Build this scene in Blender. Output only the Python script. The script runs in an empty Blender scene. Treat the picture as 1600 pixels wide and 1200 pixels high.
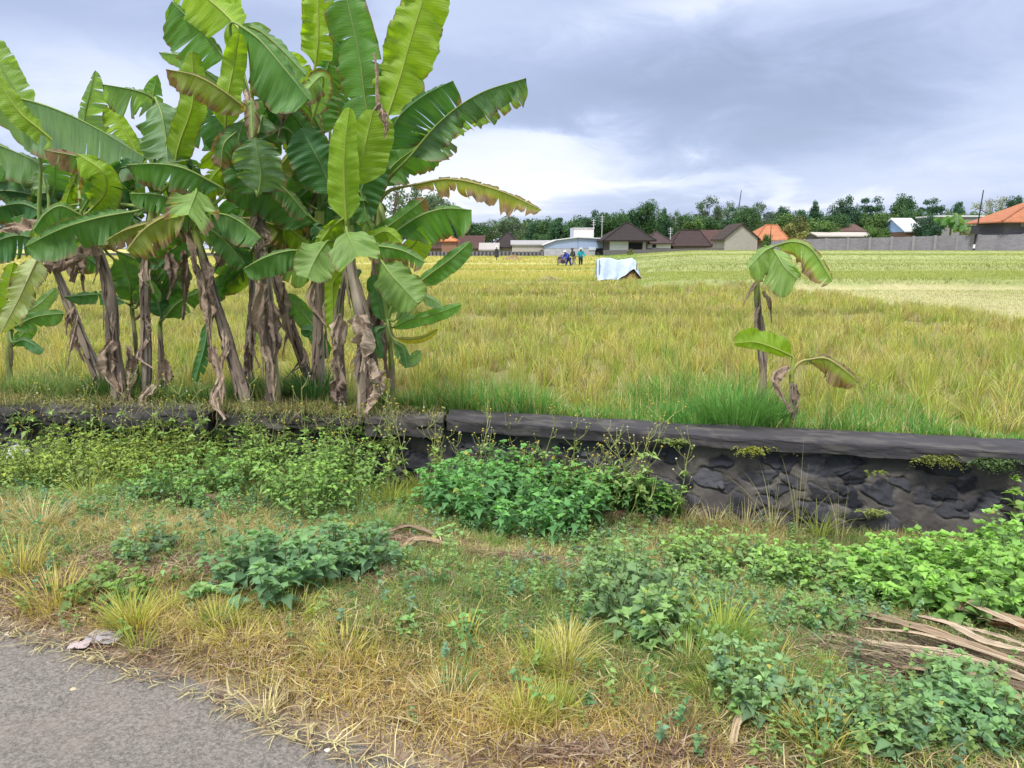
import bpy, math, random
import numpy as np
from mathutils import Vector
random.seed(7); RNG = np.random.default_rng(11)
scene = bpy.context.scene
COL = scene.collection
R = math.radians

# ---------------------------------------------------------------- camera
PITCH = R(10.23); FPX = 1186.0; CAMZ = 1.6
cam_d = bpy.data.cameras.new('camera'); cam = bpy.data.objects.new('camera', cam_d); COL.objects.link(cam)
cam_d.sensor_width = 36; cam_d.lens = FPX/1600*36; cam_d.clip_start = .05; cam_d.clip_end = 3000
cam.location = (0, 0, CAMZ); cam.rotation_euler = (R(90)-PITCH, 0, 0)
scene.camera = cam
SP, CP = math.sin(PITCH), math.cos(PITCH)
def ray(px, py):
    v = 600-py
    dy = FPX*CP+v*SP
    return ((px-800)/dy, (v*CP-FPX*SP)/dy)
def P(px, py, Y):
    a, b = ray(px, py)
    return np.array([a*Y, Y, CAMZ+b*Y])

# ---------------------------------------------------------------- sun, sky, exposure
SUN_EL, SUN_AZ = R(58), R(205)      # azimuth measured clockwise from +Y (view direction)
sd = bpy.data.lights.new('sun', 'SUN'); sd.energy = 1.5; sd.angle = R(10); sd.color = (1, .96, .9)
sun = bpy.data.objects.new('sun', sd); COL.objects.link(sun)
sdir = Vector((math.sin(SUN_AZ)*math.cos(SUN_EL), math.cos(SUN_AZ)*math.cos(SUN_EL), math.sin(SUN_EL)))
sun.rotation_euler = sdir.to_track_quat('Z', 'Y').to_euler(); sun.location = (0, 0, 60)
scene.view_settings.view_transform = 'Standard'; scene.view_settings.look = 'None'
scene.view_settings.exposure = 1.22; scene.view_settings.gamma = 1
world = bpy.data.worlds.new('World'); scene.world = world; world.use_nodes = True
class NT:
    """small helper to write shader maths as expressions"""
    def __init__(s, nt): s.nt = nt
    def n(s, t, **k):
        o = s.nt.nodes.new(t)
        for a, b in k.items(): setattr(o, a, b)
        return o
    def l(s, a, b): s.nt.links.new(a, b)
    def put(s, sock, v):
        if isinstance(v, (int, float, tuple, list)): sock.default_value = v
        else: s.l(v, sock)
    def m(s, op, a, b=0., c=0., clamp=False):
        o = s.n('ShaderNodeMath', operation=op, use_clamp=clamp)
        s.put(o.inputs[0], a); s.put(o.inputs[1], b); s.put(o.inputs[2], c)
        return o.outputs[0]
    def ss(s, v, a, b):
        o = s.n('ShaderNodeMapRange', interpolation_type='SMOOTHSTEP')
        s.put(o.inputs[0], v); s.put(o.inputs[1], a); s.put(o.inputs[2], b)
        return o.outputs[0]
    def mix(s, f, a, b, bt='MIX'):
        o = s.n('ShaderNodeMix', data_type='RGBA', blend_type=bt)
        s.put(o.inputs[0], f); s.put(o.inputs[6], a); s.put(o.inputs[7], b)
        return o.outputs[2]
    def noise(s, vec, scale, detail=4, rough=.55, dist=0.):
        o = s.n('ShaderNodeTexNoise'); 
        if vec is not None: s.l(vec, o.inputs['Vector'])
        o.inputs['Scale'].default_value = scale; o.inputs['Detail'].default_value = detail
        o.inputs['Roughness'].default_value = rough; o.inputs['Distortion'].default_value = dist
        return o.outputs['Fac']
    def scalev(s, vec, v):
        o = s.n('ShaderNodeMapping'); s.l(vec, o.inputs['Vector']); o.inputs['Scale'].default_value = v
        return o.outputs[0]
W = NT(world.node_tree); world.node_tree.nodes.clear()
tc = W.n('ShaderNodeTexCoord'); sx = W.n('ShaderNodeSeparateXYZ'); W.l(tc.outputs['Generated'], sx.inputs[0])
X_, Y_, Z_ = sx.outputs
# cloud deck: project the direction on a flat layer, so clouds flatten towards the horizon
zz = W.m('ADD', W.m('MAXIMUM', Z_, 0.), .10)
cx_, cy_ = W.m('DIVIDE', X_, zz), W.m('DIVIDE', Y_, zz)
cmb = W.n('ShaderNodeCombineXYZ'); W.l(cx_, cmb.inputs[0]); W.l(cy_, cmb.inputs[1])
n1 = W.noise(cmb.outputs[0], .55, 6, .55, .4)
n2 = W.noise(cmb.outputs[0], 1.9, 5, .6)
n3 = W.noise(W.scalev(tc.outputs['Generated'], (1, 1, 2.6)), 6.5, 8, .58, .5)
az = W.m('ADD', W.m('ARCTAN2', X_, Y_), W.m('MULTIPLY', W.m('SUBTRACT', n3, .5), .38))
el = W.m('ADD', W.m('ARCSINE', Z_), W.m('MULTIPLY', W.m('SUBTRACT', n1, .5), .11))
el = W.m('ADD', el, W.m('MULTIPLY', W.m('SUBTRACT', n3, .5), .10))
def blob(px, py, sx_, sy_, tilt=0.):
    a0 = math.atan((px-800)/FPX); e0 = math.atan((386-py)/FPX)
    da = W.m('SUBTRACT', az, a0); de = W.m('SUBTRACT', el, e0)
    de = W.m('SUBTRACT', de, W.m('MULTIPLY', da, tilt))
    q = W.m('ADD', W.m('POWER', W.m('DIVIDE', W.m('ABSOLUTE', da), sx_/FPX), 2.), W.m('POWER', W.m('DIVIDE', W.m('ABSOLUTE', de), sy_/FPX), 2.))
    return W.m('EXPONENT', W.m('MULTIPLY', q, -1.))
br = W.m('ADD', .62, W.m('MULTIPLY', W.m('SUBTRACT', n1, .5), .34))
br = W.m('ADD', br, W.m('MULTIPLY', W.m('SUBTRACT', n2, .5), .14))
br = W.m('ADD', br, W.m('MULTIPLY', W.m('SUBTRACT', n3, .5), .34))
for (px, py, a, b, k, t) in [(1080, 165, 360, 70, -.38, -.02), (1250, 235, 200, 40, -.22, .15), (1150, 40, 200, 40, .12, 0), (130, 60, 260, 110, -.18, 0),
                          (840, 245, 200, 30, .42, -.03), (970, 292, 190, 22, .50, 0), (700, 290, 200, 50, .4, 0), (170, 180, 210, 60, .42, 0), (1560, 240, 230, 90, .26, 0),
                          (1300, 10, 300, 22, .28, .1), (620, 30, 120, 60, .12, 0), (430, 330, 260, 70, .42, 0), (1270, 305, 90, 16, .35, 0)]:
    br = W.m('ADD', br, W.m('MULTIPLY', blob(px, py, a, b, t), k))
cr = W.n('ShaderNodeValToRGB'); W.l(W.m('MULTIPLY', br, .62, clamp=True), cr.inputs[0])
e = cr.color_ramp; e.elements[0].position = 0; e.elements[0].color = (.28, .345, .51, 1)
e.elements[1].position = 1; e.elements[1].color = (1.25, 1.22, 1.2, 1)
for p_, c_ in [(.16, (.345, .42, .60, 1)), (.30, (.43, .51, .73, 1)), (.46, (.58, .66, .88, 1)), (.62, (.78, .84, .98, 1)), (.8, (.97, .98, 1.03, 1))]:
    k = e.elements.new(p_); k.color = c_
skyt = W.n('ShaderNodeTexSky'); skyt.sky_type = 'NISHITA'; skyt.sun_disc = False; skyt.sun_elevation = SUN_EL; skyt.sun_rotation = SUN_AZ
skyt.air_density = 1; skyt.dust_density = 2; skyt.ozone_density = 1
WS = .1
zen = W.m('MULTIPLY', W.m('ADD', 1., W.m('MULTIPLY', W.ss(Z_, .30, .75), 1.9)), 4.75)     # an overcast sky is brighter towards the zenith
zc = W.mix(W.ss(Z_, .30, .60), cr.outputs[0], (.60, .60, .60, 1))
vs = W.n('ShaderNodeVectorMath', operation='SCALE'); W.l(zc, vs.inputs[0]); W.l(zen, vs.inputs[3]); clouds = vs.outputs[0]
skc = W.mix(.93, skyt.outputs[0], clouds)
bg = W.n('ShaderNodeBackground'); W.l(skc, bg.inputs[0]); bg.inputs[1].default_value = WS
ow = W.n('ShaderNodeOutputWorld'); W.l(bg.outputs[0], ow.inputs[0])
scene.cycles.max_bounces = 7; scene.cycles.diffuse_bounces = 3; scene.cycles.transmission_bounces = 4; scene.cycles.transparent_max_bounces = 8
scene.cycles.use_denoising = True

# ---------------------------------------------------------------- helpers
def hash2(i, j, s=0):
    h = (i*374761393 + j*668265263 + s*974711) & 0x7fffffff
    h = (h ^ (h >> 13))*1274126177 & 0x7fffffff
    return ((h ^ (h >> 16)) & 0xffff)/65535.
def vnoise(x, y, s=0):
    x = np.asarray(x, float); y = np.asarray(y, float)
    i = np.floor(x).astype(np.int64); j = np.floor(y).astype(np.int64); fx = x-i; fy = y-j
    fx = fx*fx*(3-2*fx); fy = fy*fy*(3-2*fy)
    a = hash2(i, j, s); b = hash2(i+1, j, s); c = hash2(i, j+1, s); d = hash2(i+1, j+1, s)
    return (a*(1-fx)+b*fx)*(1-fy)+(c*(1-fx)+d*fx)*fy
def fbm(x, y, s=0, o=4):
    r = 0.; a = .5; t = 0.
    for k in range(o):
        r = r+a*vnoise(x, y, s+k*17); t += a; a *= .5; x = np.asarray(x)*2.03+3.1; y = np.asarray(y)*2.03+1.7
    return r/t
def sst(x, a, b):
    t = np.clip((np.asarray(x, float)-a)/(b-a), 0, 1); return t*t*(3-2*t)
def lerp(a, b, t): return a+(b-a)*t
def tag(o, label=None, cat=None, group=None, kind=None):
    if label: o['label'] = label
    if cat: o['category'] = cat
    if group: o['group'] = group
    if kind: o['kind'] = kind
    return o
def empty(name, loc=(0, 0, 0)):
    o = bpy.data.objects.new(name, None); COL.objects.link(o); o.location = loc; o.empty_display_size = .2
    return o
def link(name, me, mat, parent=None, loc=None):
    o = bpy.data.objects.new(name, me); COL.objects.link(o)
    if mat is not None: me.materials.append(mat)
    if parent is not None:
        o.parent = parent
        if loc is None: o.location = (-parent.location[0], -parent.location[1], -parent.location[2]) if not parent.parent else (0, 0, 0)
    if loc is not None: o.location = loc
    return o
def meshnp(name, V, polys, col=None, uv=None, smooth=True):
    """V (N,3); polys: list of (F,k) index arrays; col (N,3) per-vertex colour; uv (N,2) per-vertex"""
    me = bpy.data.meshes.new(name)
    V = np.ascontiguousarray(V, np.float32)
    polys = [np.asarray(p, np.int32) for p in polys if len(p)]
    nl = sum(p.size for p in polys); nf = sum(len(p) for p in polys)
    me.vertices.add(len(V)); me.vertices.foreach_set('co', V.ravel())
    me.loops.add(nl); me.polygons.add(nf)
    li = np.concatenate([p.ravel() for p in polys]).astype(np.int32)
    tot = np.concatenate([np.full(len(p), p.shape[1], np.int32) for p in polys])
    st = np.concatenate([[0], np.cumsum(tot)[:-1]]).astype(np.int32)
    me.loops.foreach_set('vertex_index', li)
    me.polygons.foreach_set('loop_start', st)
    try: me.polygons.foreach_set('loop_total', tot)
    except Exception: pass
    me.polygons.foreach_set('use_smooth', np.full(nf, smooth, bool))
    me.update(calc_edges=True)
    if col is not None:
        ca = me.color_attributes.new('col', 'FLOAT_COLOR', 'POINT')
        c4 = np.ones((len(V), 4), np.float32); c4[:, :3] = col
        ca.data.foreach_set('color', c4.ravel())
    if uv is not None:
        ul = me.uv_layers.new(name='UVMap')
        ul.data.foreach_set('uv', np.ascontiguousarray(np.asarray(uv, np.float32)[li]).ravel())
    return me
class MB:
    """collects pieces into ONE mesh"""
    def __init__(s): s.V = []; s.F = {}; s.C = []; s.U = []; s.n = 0
    def add(s, V, F, c=(1, 1, 1), uv=None):
        V = np.asarray(V, float).reshape(-1, 3); s.V.append(V)
        c = np.asarray(c, float); s.C.append(np.tile(c, (len(V), 1)) if c.ndim == 1 else c)
        s.U.append(np.zeros((len(V), 2)) if uv is None else np.asarray(uv, float))
        for f in F if isinstance(F, list) else [F]:
            f = np.asarray(f)
            if f.ndim == 1: f = f[None]
            s.F.setdefault(f.shape[1], []).append(f+s.n)
        s.n += len(V)
        return s
    def box(s, x0, x1, y0, y1, z0, z1, c=(1, 1, 1)):
        V = [(x, y, z) for x in (x0, x1) for y in (y0, y1) for z in (z0, z1)]
        return s.add(V, np.array([[0, 1, 3, 2], [4, 6, 7, 5], [0, 4, 5, 1], [2, 3, 7, 6], [0, 2, 6, 4], [1, 5, 7, 3]]), c)
    def tube(s, pts, rad, k=8, c=(1, 1, 1), cap=True):
        V, F = tube(pts, rad, k); s.add(V, F, c)
        if cap and len(pts) > 1:
            n = len(pts)
            s.add([V[i] for i in range(k)], np.array([list(range(k))[::-1]]), c if np.ndim(c) == 1 else c[:k])
            s.add([V[(n-1)*k+i] for i in range(k)], np.array([list(range(k))]), c if np.ndim(c) == 1 else c[-k:])
        return s
    def build(s, name, mat, parent=None, smooth=False, loc=None):
        me = meshnp(name, np.concatenate(s.V), [np.concatenate(v) for v in s.F.values()], np.concatenate(s.C), np.concatenate(s.U), smooth)
        return link(name, me, mat, parent, loc)
def grid_faces(nu, nv, wrap=False):
    i = np.arange(nu-1)[:, None]; j = np.arange(nv if wrap else nv-1)[None]
    j2 = (j+1) % nv
    return np.stack([i*nv+j, (i+1)*nv+j+0*i, (i+1)*nv+j2, i*nv+j2], -1).reshape(-1, 4)
def norm(v): return v/(np.linalg.norm(v, axis=-1, keepdims=True)+1e-9)
def tube(pts, rad, k=8):
    pts = np.asarray(pts, float); n = len(pts); rad = np.broadcast_to(np.asarray(rad, float), (n,))
    t = norm(np.gradient(pts, axis=0)); up = np.array([0., 0, 1]) if abs(t[0, 2]) < .9 else np.array([1., 0, 0])
    a = norm(np.cross(t, up)); b = np.cross(t, a)
    th = np.linspace(0, 2*np.pi, k, endpoint=False)
    V = pts[:, None]+rad[:, None, None]*(np.cos(th)[None, :, None]*a[:, None]+np.sin(th)[None, :, None]*b[:, None])
    return V.reshape(-1, 3), grid_faces(n, k, True)
def spline(pts, n):
    """smooth curve through the points (Catmull-Rom, arc-length-ish)"""
    p = np.asarray(pts, float)
    if len(p) == 2: return p[0]+(p[1]-p[0])*np.linspace(0, 1, n)[:, None]
    q = np.vstack([2*p[0]-p[1], p, 2*p[-1]-p[-2]]); d = np.concatenate([[0], np.cumsum(np.linalg.norm(np.diff(p, axis=0), axis=1))]); d /= d[-1]
    out = []
    for u in np.linspace(0, 1, n):
        i = min(max(np.searchsorted(d, u)-1, 0), len(p)-2); t = (u-d[i])/(d[i+1]-d[i]+1e-9)
        a, b, c, e = q[i:i+4]
        out.append(.5*((2*b)+(-a+c)*t+(2*a-5*b+4*c-e)*t*t+(-a+3*b-3*c+e)*t**3))
    return np.array(out)

# ---------------------------------------------------------------- materials
def mat(name, rough=.8, spec=.3):
    m = bpy.data.materials.new(name); m.use_nodes = True
    T = NT(m.node_tree); b = m.node_tree.nodes['Principled BSDF']
    b.inputs['Roughness'].default_value = rough; b.inputs['Specular IOR Level'].default_value = spec
    T.b = b; T.out = m.node_tree.nodes['Material Output']
    g = T.n('ShaderNodeTexCoord'); T.obj = g.outputs['Object']; T.uv = g.outputs['UV']
    return m, T
def attr(T): return T.n('ShaderNodeAttribute', attribute_name='col').outputs['Color']
def bump(T, h, s=.3, d=.01):
    o = T.n('ShaderNodeBump'); T.l(h, o.inputs['Height']); o.inputs['Strength'].default_value = s; o.inputs['Distance'].default_value = d
    T.l(o.outputs[0], T.b.inputs['Normal']); return o.outputs[0]
def m_leafy(name, rough, trans, veins=0., spec=.4, tint=(1.25, 1.25, .55)):
    """foliage: reflects its own colour and lets some light through"""
    m, T = mat(name, rough, spec); c = attr(T)
    if veins:
        su = T.n('ShaderNodeSeparateXYZ'); T.l(T.uv, su.inputs[0])
        w = T.m('SINE', T.m('MULTIPLY', T.m('ADD', su.outputs[0], T.m('MULTIPLY', T.m('ABSOLUTE', su.outputs[1]), -.05)), veins))
        nz = T.noise(T.scalev(T.uv, (40, 1.5, 1)), 1., 3)
        f = T.m('ADD', T.m('MULTIPLY', w, .05), T.m('MULTIPLY', T.m('SUBTRACT', nz, .5), .8))
        f = T.m('ADD', f, 1.)
        cc = T.n('ShaderNodeVectorMath', operation='SCALE'); T.l(c, cc.inputs[0]); T.l(f, cc.inputs[3]); c = cc.outputs[0]
        sp = T.noise(T.scalev(T.uv, (45, 7, 1)), 1., 4, .7); big = T.noise(T.scalev(T.uv, (5, 1.2, 1)), 1., 3)
        c = T.mix(T.m('MULTIPLY', T.ss(sp, .66, .74), .55), c, (.20, .13, .06, 1)); c = T.mix(T.m('MULTIPLY', T.ss(big, .55, .78), .14), c, (.30, .36, .10, 1))
        bump(T, T.m('ADD', T.m('MULTIPLY', w, .35), nz), .3, .005)
    else:
        nz = T.noise(T.obj, 9., 3)
        f = T.m('ADD', T.m('MULTIPLY', T.m('SUBTRACT', nz, .5), .6), 1.)
        cc = T.n('ShaderNodeVectorMath', operation='SCALE'); T.l(c, cc.inputs[0]); T.l(f, cc.inputs[3]); c = cc.outputs[0]
    T.l(c, T.b.inputs['Base Color'])
    tr = T.n('ShaderNodeBsdfTranslucent'); tcx = T.mix(1., c, (*tint, 1), 'MULTIPLY'); T.l(tcx, tr.inputs[0])
    mx = T.n('ShaderNodeMixShader'); mx.inputs[0].default_value = trans
    T.l(T.b.outputs[0], mx.inputs[1]); T.l(tr.outputs[0], mx.inputs[2]); T.l(mx.outputs[0], T.out.inputs[0])
    return m
M = {}
M['banana'] = m_leafy('banana_leaf', .5, .45, 260., .35, (1.65, 1.7, .38))
M['rib'] = m_leafy('leaf_midrib', .5, .15)
M['dead'] = m_leafy('dry_banana_leaf', .9, .2, 120., .1, (1.2, 1, .8))
M['grass'] = m_leafy('grass_blades', .7, .3, 0, .2, (1.3, 1.25, .7))
M['weed'] = m_leafy('weed_leaves', .55, .3, 0, .35, (1.3, 1.3, .6))
M['tree'] = m_leafy('tree_leaves', .6, .25, 0, .3, (1.3, 1.3, .6))
def m_attr(name, rough=.9, nscale=8., amt=.5, bs=.4, bd=.01, stretch=(1, 1, 1), spec=.2):
    m, T = mat(name, rough, spec); c = attr(T)
    v = T.scalev(T.obj, stretch); nz = T.noise(v, nscale, 7, .65); nz2 = T.noise(v, nscale*.23, 3)
    f = T.m('ADD', T.m('MULTIPLY', T.m('SUBTRACT', nz, .5), amt*2), T.m('ADD', 1., T.m('MULTIPLY', T.m('SUBTRACT', nz2, .5), amt)))
    cc = T.n('ShaderNodeVectorMath', operation='SCALE'); T.l(c, cc.inputs[0]); T.l(f, cc.inputs[3])
    T.l(cc.outputs[0], T.b.inputs['Base Color']); bump(T, nz, bs, bd)
    return m
M['stem'] = m_attr('banana_stem', .8, 26., .55, .6, .01, (1, 1, .12))
M['bark'] = m_attr('tree_bark', .9, 6., .5)
M['wall'] = m_attr('weathered_masonry', .9, 3., .25, .3, .02)
M['stone'] = m_attr('rubble_wall', .85, 34., .30, .5, .004, (1, 1, 1), .3)
M['cap'] = m_attr('dark_coping', .75, 9., .32, .35, .005, (1, 1, 1), .35)
M['soil'] = m_attr('soil', .95, 14., .4, .8, .02)
M['cloth'] = m_attr('cloth', .85, 2., .12, .2, .02)
M['metal'] = m_attr('painted_metal', .6, 2., .12, .1, .01)
def m_roof(name):
    m, T = mat(name, .8, .2); c = attr(T)
    s = T.n('ShaderNodeSeparateXYZ'); T.l(T.obj, s.inputs[0])
    w = T.m('SINE', T.m('MULTIPLY', s.outputs[2], 34.)); w2 = T.m('SINE', T.m('MULTIPLY', T.m('ADD', s.outputs[0], s.outputs[1]), 26.))
    nz = T.noise(T.obj, 1.4, 6, .7); nz2 = T.noise(T.obj, 9., 3)
    f = T.m('ADD', T.m('ADD', .95, T.m('MULTIPLY', w, .1)), T.m('ADD', T.m('MULTIPLY', T.m('SUBTRACT', nz, .5), .9), T.m('MULTIPLY', T.m('SUBTRACT', nz2, .5), .5)))
    cc = T.n('ShaderNodeVectorMath', operation='SCALE'); T.l(c, cc.inputs[0]); T.l(f, cc.inputs[3])
    T.l(cc.outputs[0], T.b.inputs['Base Color']); bump(T, T.m('ADD', w, w2), .5, .05)
    return m
M['roof'] = m_roof('clay_tiles')
def m_block(name):
    m, T = mat(name, .9, .1); c = attr(T)
    s = T.n('ShaderNodeSeparateXYZ'); T.l(T.obj, s.inputs[0]); cb = T.n('ShaderNodeCombineXYZ'); T.l(s.outputs[0], cb.inputs[0]); T.l(s.outputs[2], cb.inputs[1])
    b = T.n('ShaderNodeTexBrick'); T.l(cb.outputs[0], b.inputs['Vector']); b.inputs['Scale'].default_value = 1.; b.inputs['Brick Width'].default_value = .4; b.inputs['Row Height'].default_value = .2
    b.inputs['Mortar Size'].default_value = .02; b.inputs['Color1'].default_value = (.9, .9, .9, 1); b.inputs['Color2'].default_value = (1.12, 1.12, 1.12, 1); b.inputs['Mortar'].default_value = (.8, .8, .8, 1)
    nz = T.noise(T.obj, .5, 6, .65); f = T.m('ADD', .7, T.m('MULTIPLY', nz, .6))
    c = T.mix(1., c, b.outputs[0], 'MULTIPLY')
    cc = T.n('ShaderNodeVectorMath', operation='SCALE'); T.l(c, cc.inputs[0]); T.l(f, cc.inputs[3]); T.l(cc.outputs[0], T.b.inputs['Base Color'])
    return m
M['block'] = m_block('concrete_blocks')
def m_road():
    m, T = mat('asphalt', .9, .25)
    g = T.noise(T.obj, 75., 6, .8); l = T.noise(T.obj, 2.2, 5, .6); vo = T.n('ShaderNodeTexVoronoi'); T.l(T.obj, vo.inputs['Vector']); vo.inputs['Scale'].default_value = 60.
    st = T.ss(vo.outputs['Distance'], .28, .12)
    vc = T.n('ShaderNodeSeparateColor'); T.l(vo.outputs['Color'], vc.inputs[0]); st = T.m('MULTIPLY', st, T.ss(vc.outputs[0], .55, .8))
    c = T.mix(T.ss(g, .3, .7), (.10, .092, .085, 1), (.36, .33, .30, 1))
    c = T.mix(T.m('MULTIPLY', st, .55), c, (.55, .52, .47, 1))
    c = T.mix(T.m('MULTIPLY', T.ss(l, .45, .7), .45), c, (.34, .29, .24, 1))
    n4 = T.noise(T.obj, 5., 8, .75, 1.5); c = T.mix(T.m('MULTIPLY', T.ss(n4, .63, .68), .6), c, (.5, .48, .45, 1))
    T.l(c, T.b.inputs['Base Color']); bump(T, T.m('ADD', g, T.m('MULTIPLY', st, .6)), 1., .012)
    return m
M['road'] = m_road()
def m_field():
    m, T = mat('field_soil', .95, .1); c = attr(T)
    a = T.noise(T.scalev(T.obj, (1, .5, 1)), 1.4, 8, .7); b2 = T.noise(T.obj, .12, 4)
    f = T.m('ADD', .35, T.m('ADD', T.m('MULTIPLY', a, .9), T.m('MULTIPLY', b2, .4)))
    cc = T.n('ShaderNodeVectorMath', operation='SCALE'); T.l(c, cc.inputs[0]); T.l(f, cc.inputs[3])
    T.l(cc.outputs[0], T.b.inputs['Base Color']); bump(T, a, 1., .15)
    return m
M['field'] = m_field()
# ---------------------------------------------------------------- ground heights
WX = [-30, -4.85, -.56, 1.04, 3.74, 30]; WYv = [10.6, 7.18, 6.62, 6.15, 5.55, -.2]
def wall_y(x): return np.interp(x, WX, WYv)
def road_y(x):
    x = np.asarray(x, float)
    return 3.09-.4926*(x+2.17)+.10*(fbm(x*1.7, x*0+3, 5)-.5)
def verge_z(x, y):
    x = np.asarray(x, float); y = np.asarray(y, float)
    yr = road_y(x); yw = wall_y(x); u = (y-yr)/np.maximum(yw-yr, .5)
    base = lerp(.42, .63, sst(x, -3, 1.2))
    z = -base*sst(u, .05, .95)
    z = z+sst(u, .0, .15)*(.10*(fbm(x*1.3, y*1.3, 9)-.5)+.05*(fbm(x*6, y*6, 13)-.5))
    return np.where(u < .02, np.minimum(z, -.012), z)
def plot_info(x, y):
    """0 rice, 1 pale stubble plot, 2 green plot, 3 right terraces; returns (type, soil height)"""
    x = np.asarray(x, float); y = np.asarray(y, float)
    s = sst(x/np.maximum(y, 1), .06, .26)
    z = -.12+s*(.38*sst(y, 31, 32)+.36*sst(y, 43, 44.2)+.30*sst(y, 60, 62)+.25*sst(y, 78, 80)) + (1-s)*(.10*sst(y, 35, 35.8)+.1*sst(y, 50, 51)+.12*sst(y, 66, 67)+.1*sst(y, 84, 85))
    z = z+.17*sst(wall_y(x)+1.3-y, 0, 1.)+.05*(fbm(x*.5, y*.5, 3)-.5)
    t = np.zeros_like(x, int)
    t = np.where((x > 11.6+.3*np.sin(y)) & (y > 16.8) & (y < 31.5), 1, t)
    t = np.where((s+.35*(fbm(x*.25, y*.12, 19)-.5) > .16) & (y > 35.4) & (t == 0), 2, t)
    t = np.where((s > .5) & (y > 31.5), 3, t)
    return t, z
def ground_z(x, y):
    return np.where(y > wall_y(x)+.1, plot_info(x, y)[1], np.where(y < road_y(x), 0., verge_z(x, y)))
def G(px, py):
    """point of the ground seen at a pixel"""
    a, b = ray(px, py); lo = .8
    for y in np.concatenate([np.arange(.8, 12, .02), np.arange(12, 140, .2)]):
        if CAMZ+b*y <= float(ground_z(a*y, y)): return np.array([a*y, y, float(ground_z(a*y, y))])
    return np.array([a*100, 100., 0.])
# verge
nx, ny = 420, 170
u = np.linspace(0, 1, ny); xs = np.linspace(-9, 7, nx)
Xg = np.repeat(xs[:, None], ny, 1); Yg = (road_y(xs)-.6)[:, None]+u[None]*((wall_y(xs)+.1)-(road_y(xs)-.6))[:, None]
Zg = verge_z(Xg, Yg)+.02*(fbm(Xg*15, Yg*15, 2)-.5)*(Yg > road_y(Xg))
n_a = fbm(Xg*1.1, Yg*1.1, 41)[..., None]; n_b = fbm(Xg*5, Yg*5, 77)[..., None]
cg = lerp(np.array([.135, .10, .078]), np.array([.075, .065, .04]), sst(n_a, .35, .6)); cg = lerp(cg, np.array([.20, .15, .11]), sst(n_b, .5, .7)*.6)
cg = lerp(cg, np.array([.26, .205, .165]), (1-sst((Yg-road_y(Xg)), 0., .45))[..., None]*.8)
o = link('verge_ground', meshnp('verge_ground', np.stack([Xg, Yg, Zg], -1).reshape(-1, 3), [grid_faces(nx, ny)], cg.reshape(-1, 3)), M['soil']); tag(o, kind='structure')
# road with a ragged broken edge
xs = np.linspace(-14, 8, 700); er = road_y(xs)+.06*(fbm(xs*9, xs*0, 61)-.5)+.03*(fbm(xs*40, xs*0, 62)-.5)
rows = [er, er-.03, er-.15, er-1, er-2.2, er-6]; zs = [-.03, 0, .004, .01, .01, .0]
V = np.stack([np.stack([xs, r, np.full_like(xs, z)], -1) for r, z in zip(rows, zs)], 1).reshape(-1, 3)
tag(link('road', meshnp('road', V, [grid_faces(len(xs), len(rows))]), M['road']), kind='structure')
# field
ys = np.concatenate([np.linspace(0, 24, 90), np.linspace(24.4, 110, 240), np.linspace(114, 420, 25)]); ts = np.linspace(-1.5, 1.5, 260)
Yf = wall_y(ts*8)[:, None]+.12+ys[None]; Xf = ts[:, None]*(4+Yf*.9)
Yf = np.maximum(Yf, wall_y(Xf)+.12)
tt, Zf = plot_info(Xf, Yf)
pal = np.array([[.20, .19, .075], [.38, .36, .19], [.20, .27, .09], [.27, .30, .12]])
cf = pal[tt]; far = sst(Yf, 30, 45)[..., None]
cf = np.where((tt == 0)[..., None], lerp(cf, np.array([.42, .40, .15]), far), cf)
o = link('field_ground', meshnp('field_ground', np.stack([Xf, Yf, Zf], -1).reshape(-1, 3), [grid_faces(len(ts), len(ys))], cf.reshape(-1, 3)), M['field']); tag(o, kind='structure')
b = MB(); b.add([(-1500, -1500, -1.2), (1500, -1500, -1.2), (1500, 1500, -1.2), (-1500, 1500, -1.2)], np.array([[0, 1, 2, 3]]), (.12, .14, .06))
tag(b.build('ground', M['field']), kind='structure')

# ---------------------------------------------------------------- stone retaining wall
wr = empty('stone_wall', (0, 6.3, -.6)); tag(wr, 'low retaining wall of black volcanic stones in grey mortar with dark coping beside the rice field', 'wall')
NXw, NZw = 1500, 110
xs = np.linspace(-8.5, 6.2, NXw); zw = np.linspace(-.85, -.005, NZw)
XX = np.repeat(xs[:, None], NZw, 1); ZZ = np.repeat(zw[None], NXw, 0)
H = np.zeros_like(XX); ST = np.zeros_like(XX); SH = np.zeros_like(XX)
cand = []
rs = random.Random(5)
tries = 0
while len(cand) < 330 and tries < 30000:
    tries += 1
    cx, cz = rs.uniform(-8.5, 6.2), rs.uniform(-.8, -.06); a = rs.uniform(.085, .15)*rs.choice((1, 1, .7)); bb = a*rs.uniform(.42, .75); ok = True
    for (dx, dz, da, db, *_q) in cand:
        if math.hypot(cx-dx, (cz-dz)*1.25) < (da+db+a+bb)*.375: ok = False; break
    if ok: cand.append((cx, cz, a, bb, rs.uniform(-.9, .9), rs.uniform(0, 99), rs.random()))
wob = fbm(XX*7, ZZ*7, 31)-.5; wob2 = fbm(XX*26, ZZ*26, 33)-.5
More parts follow.
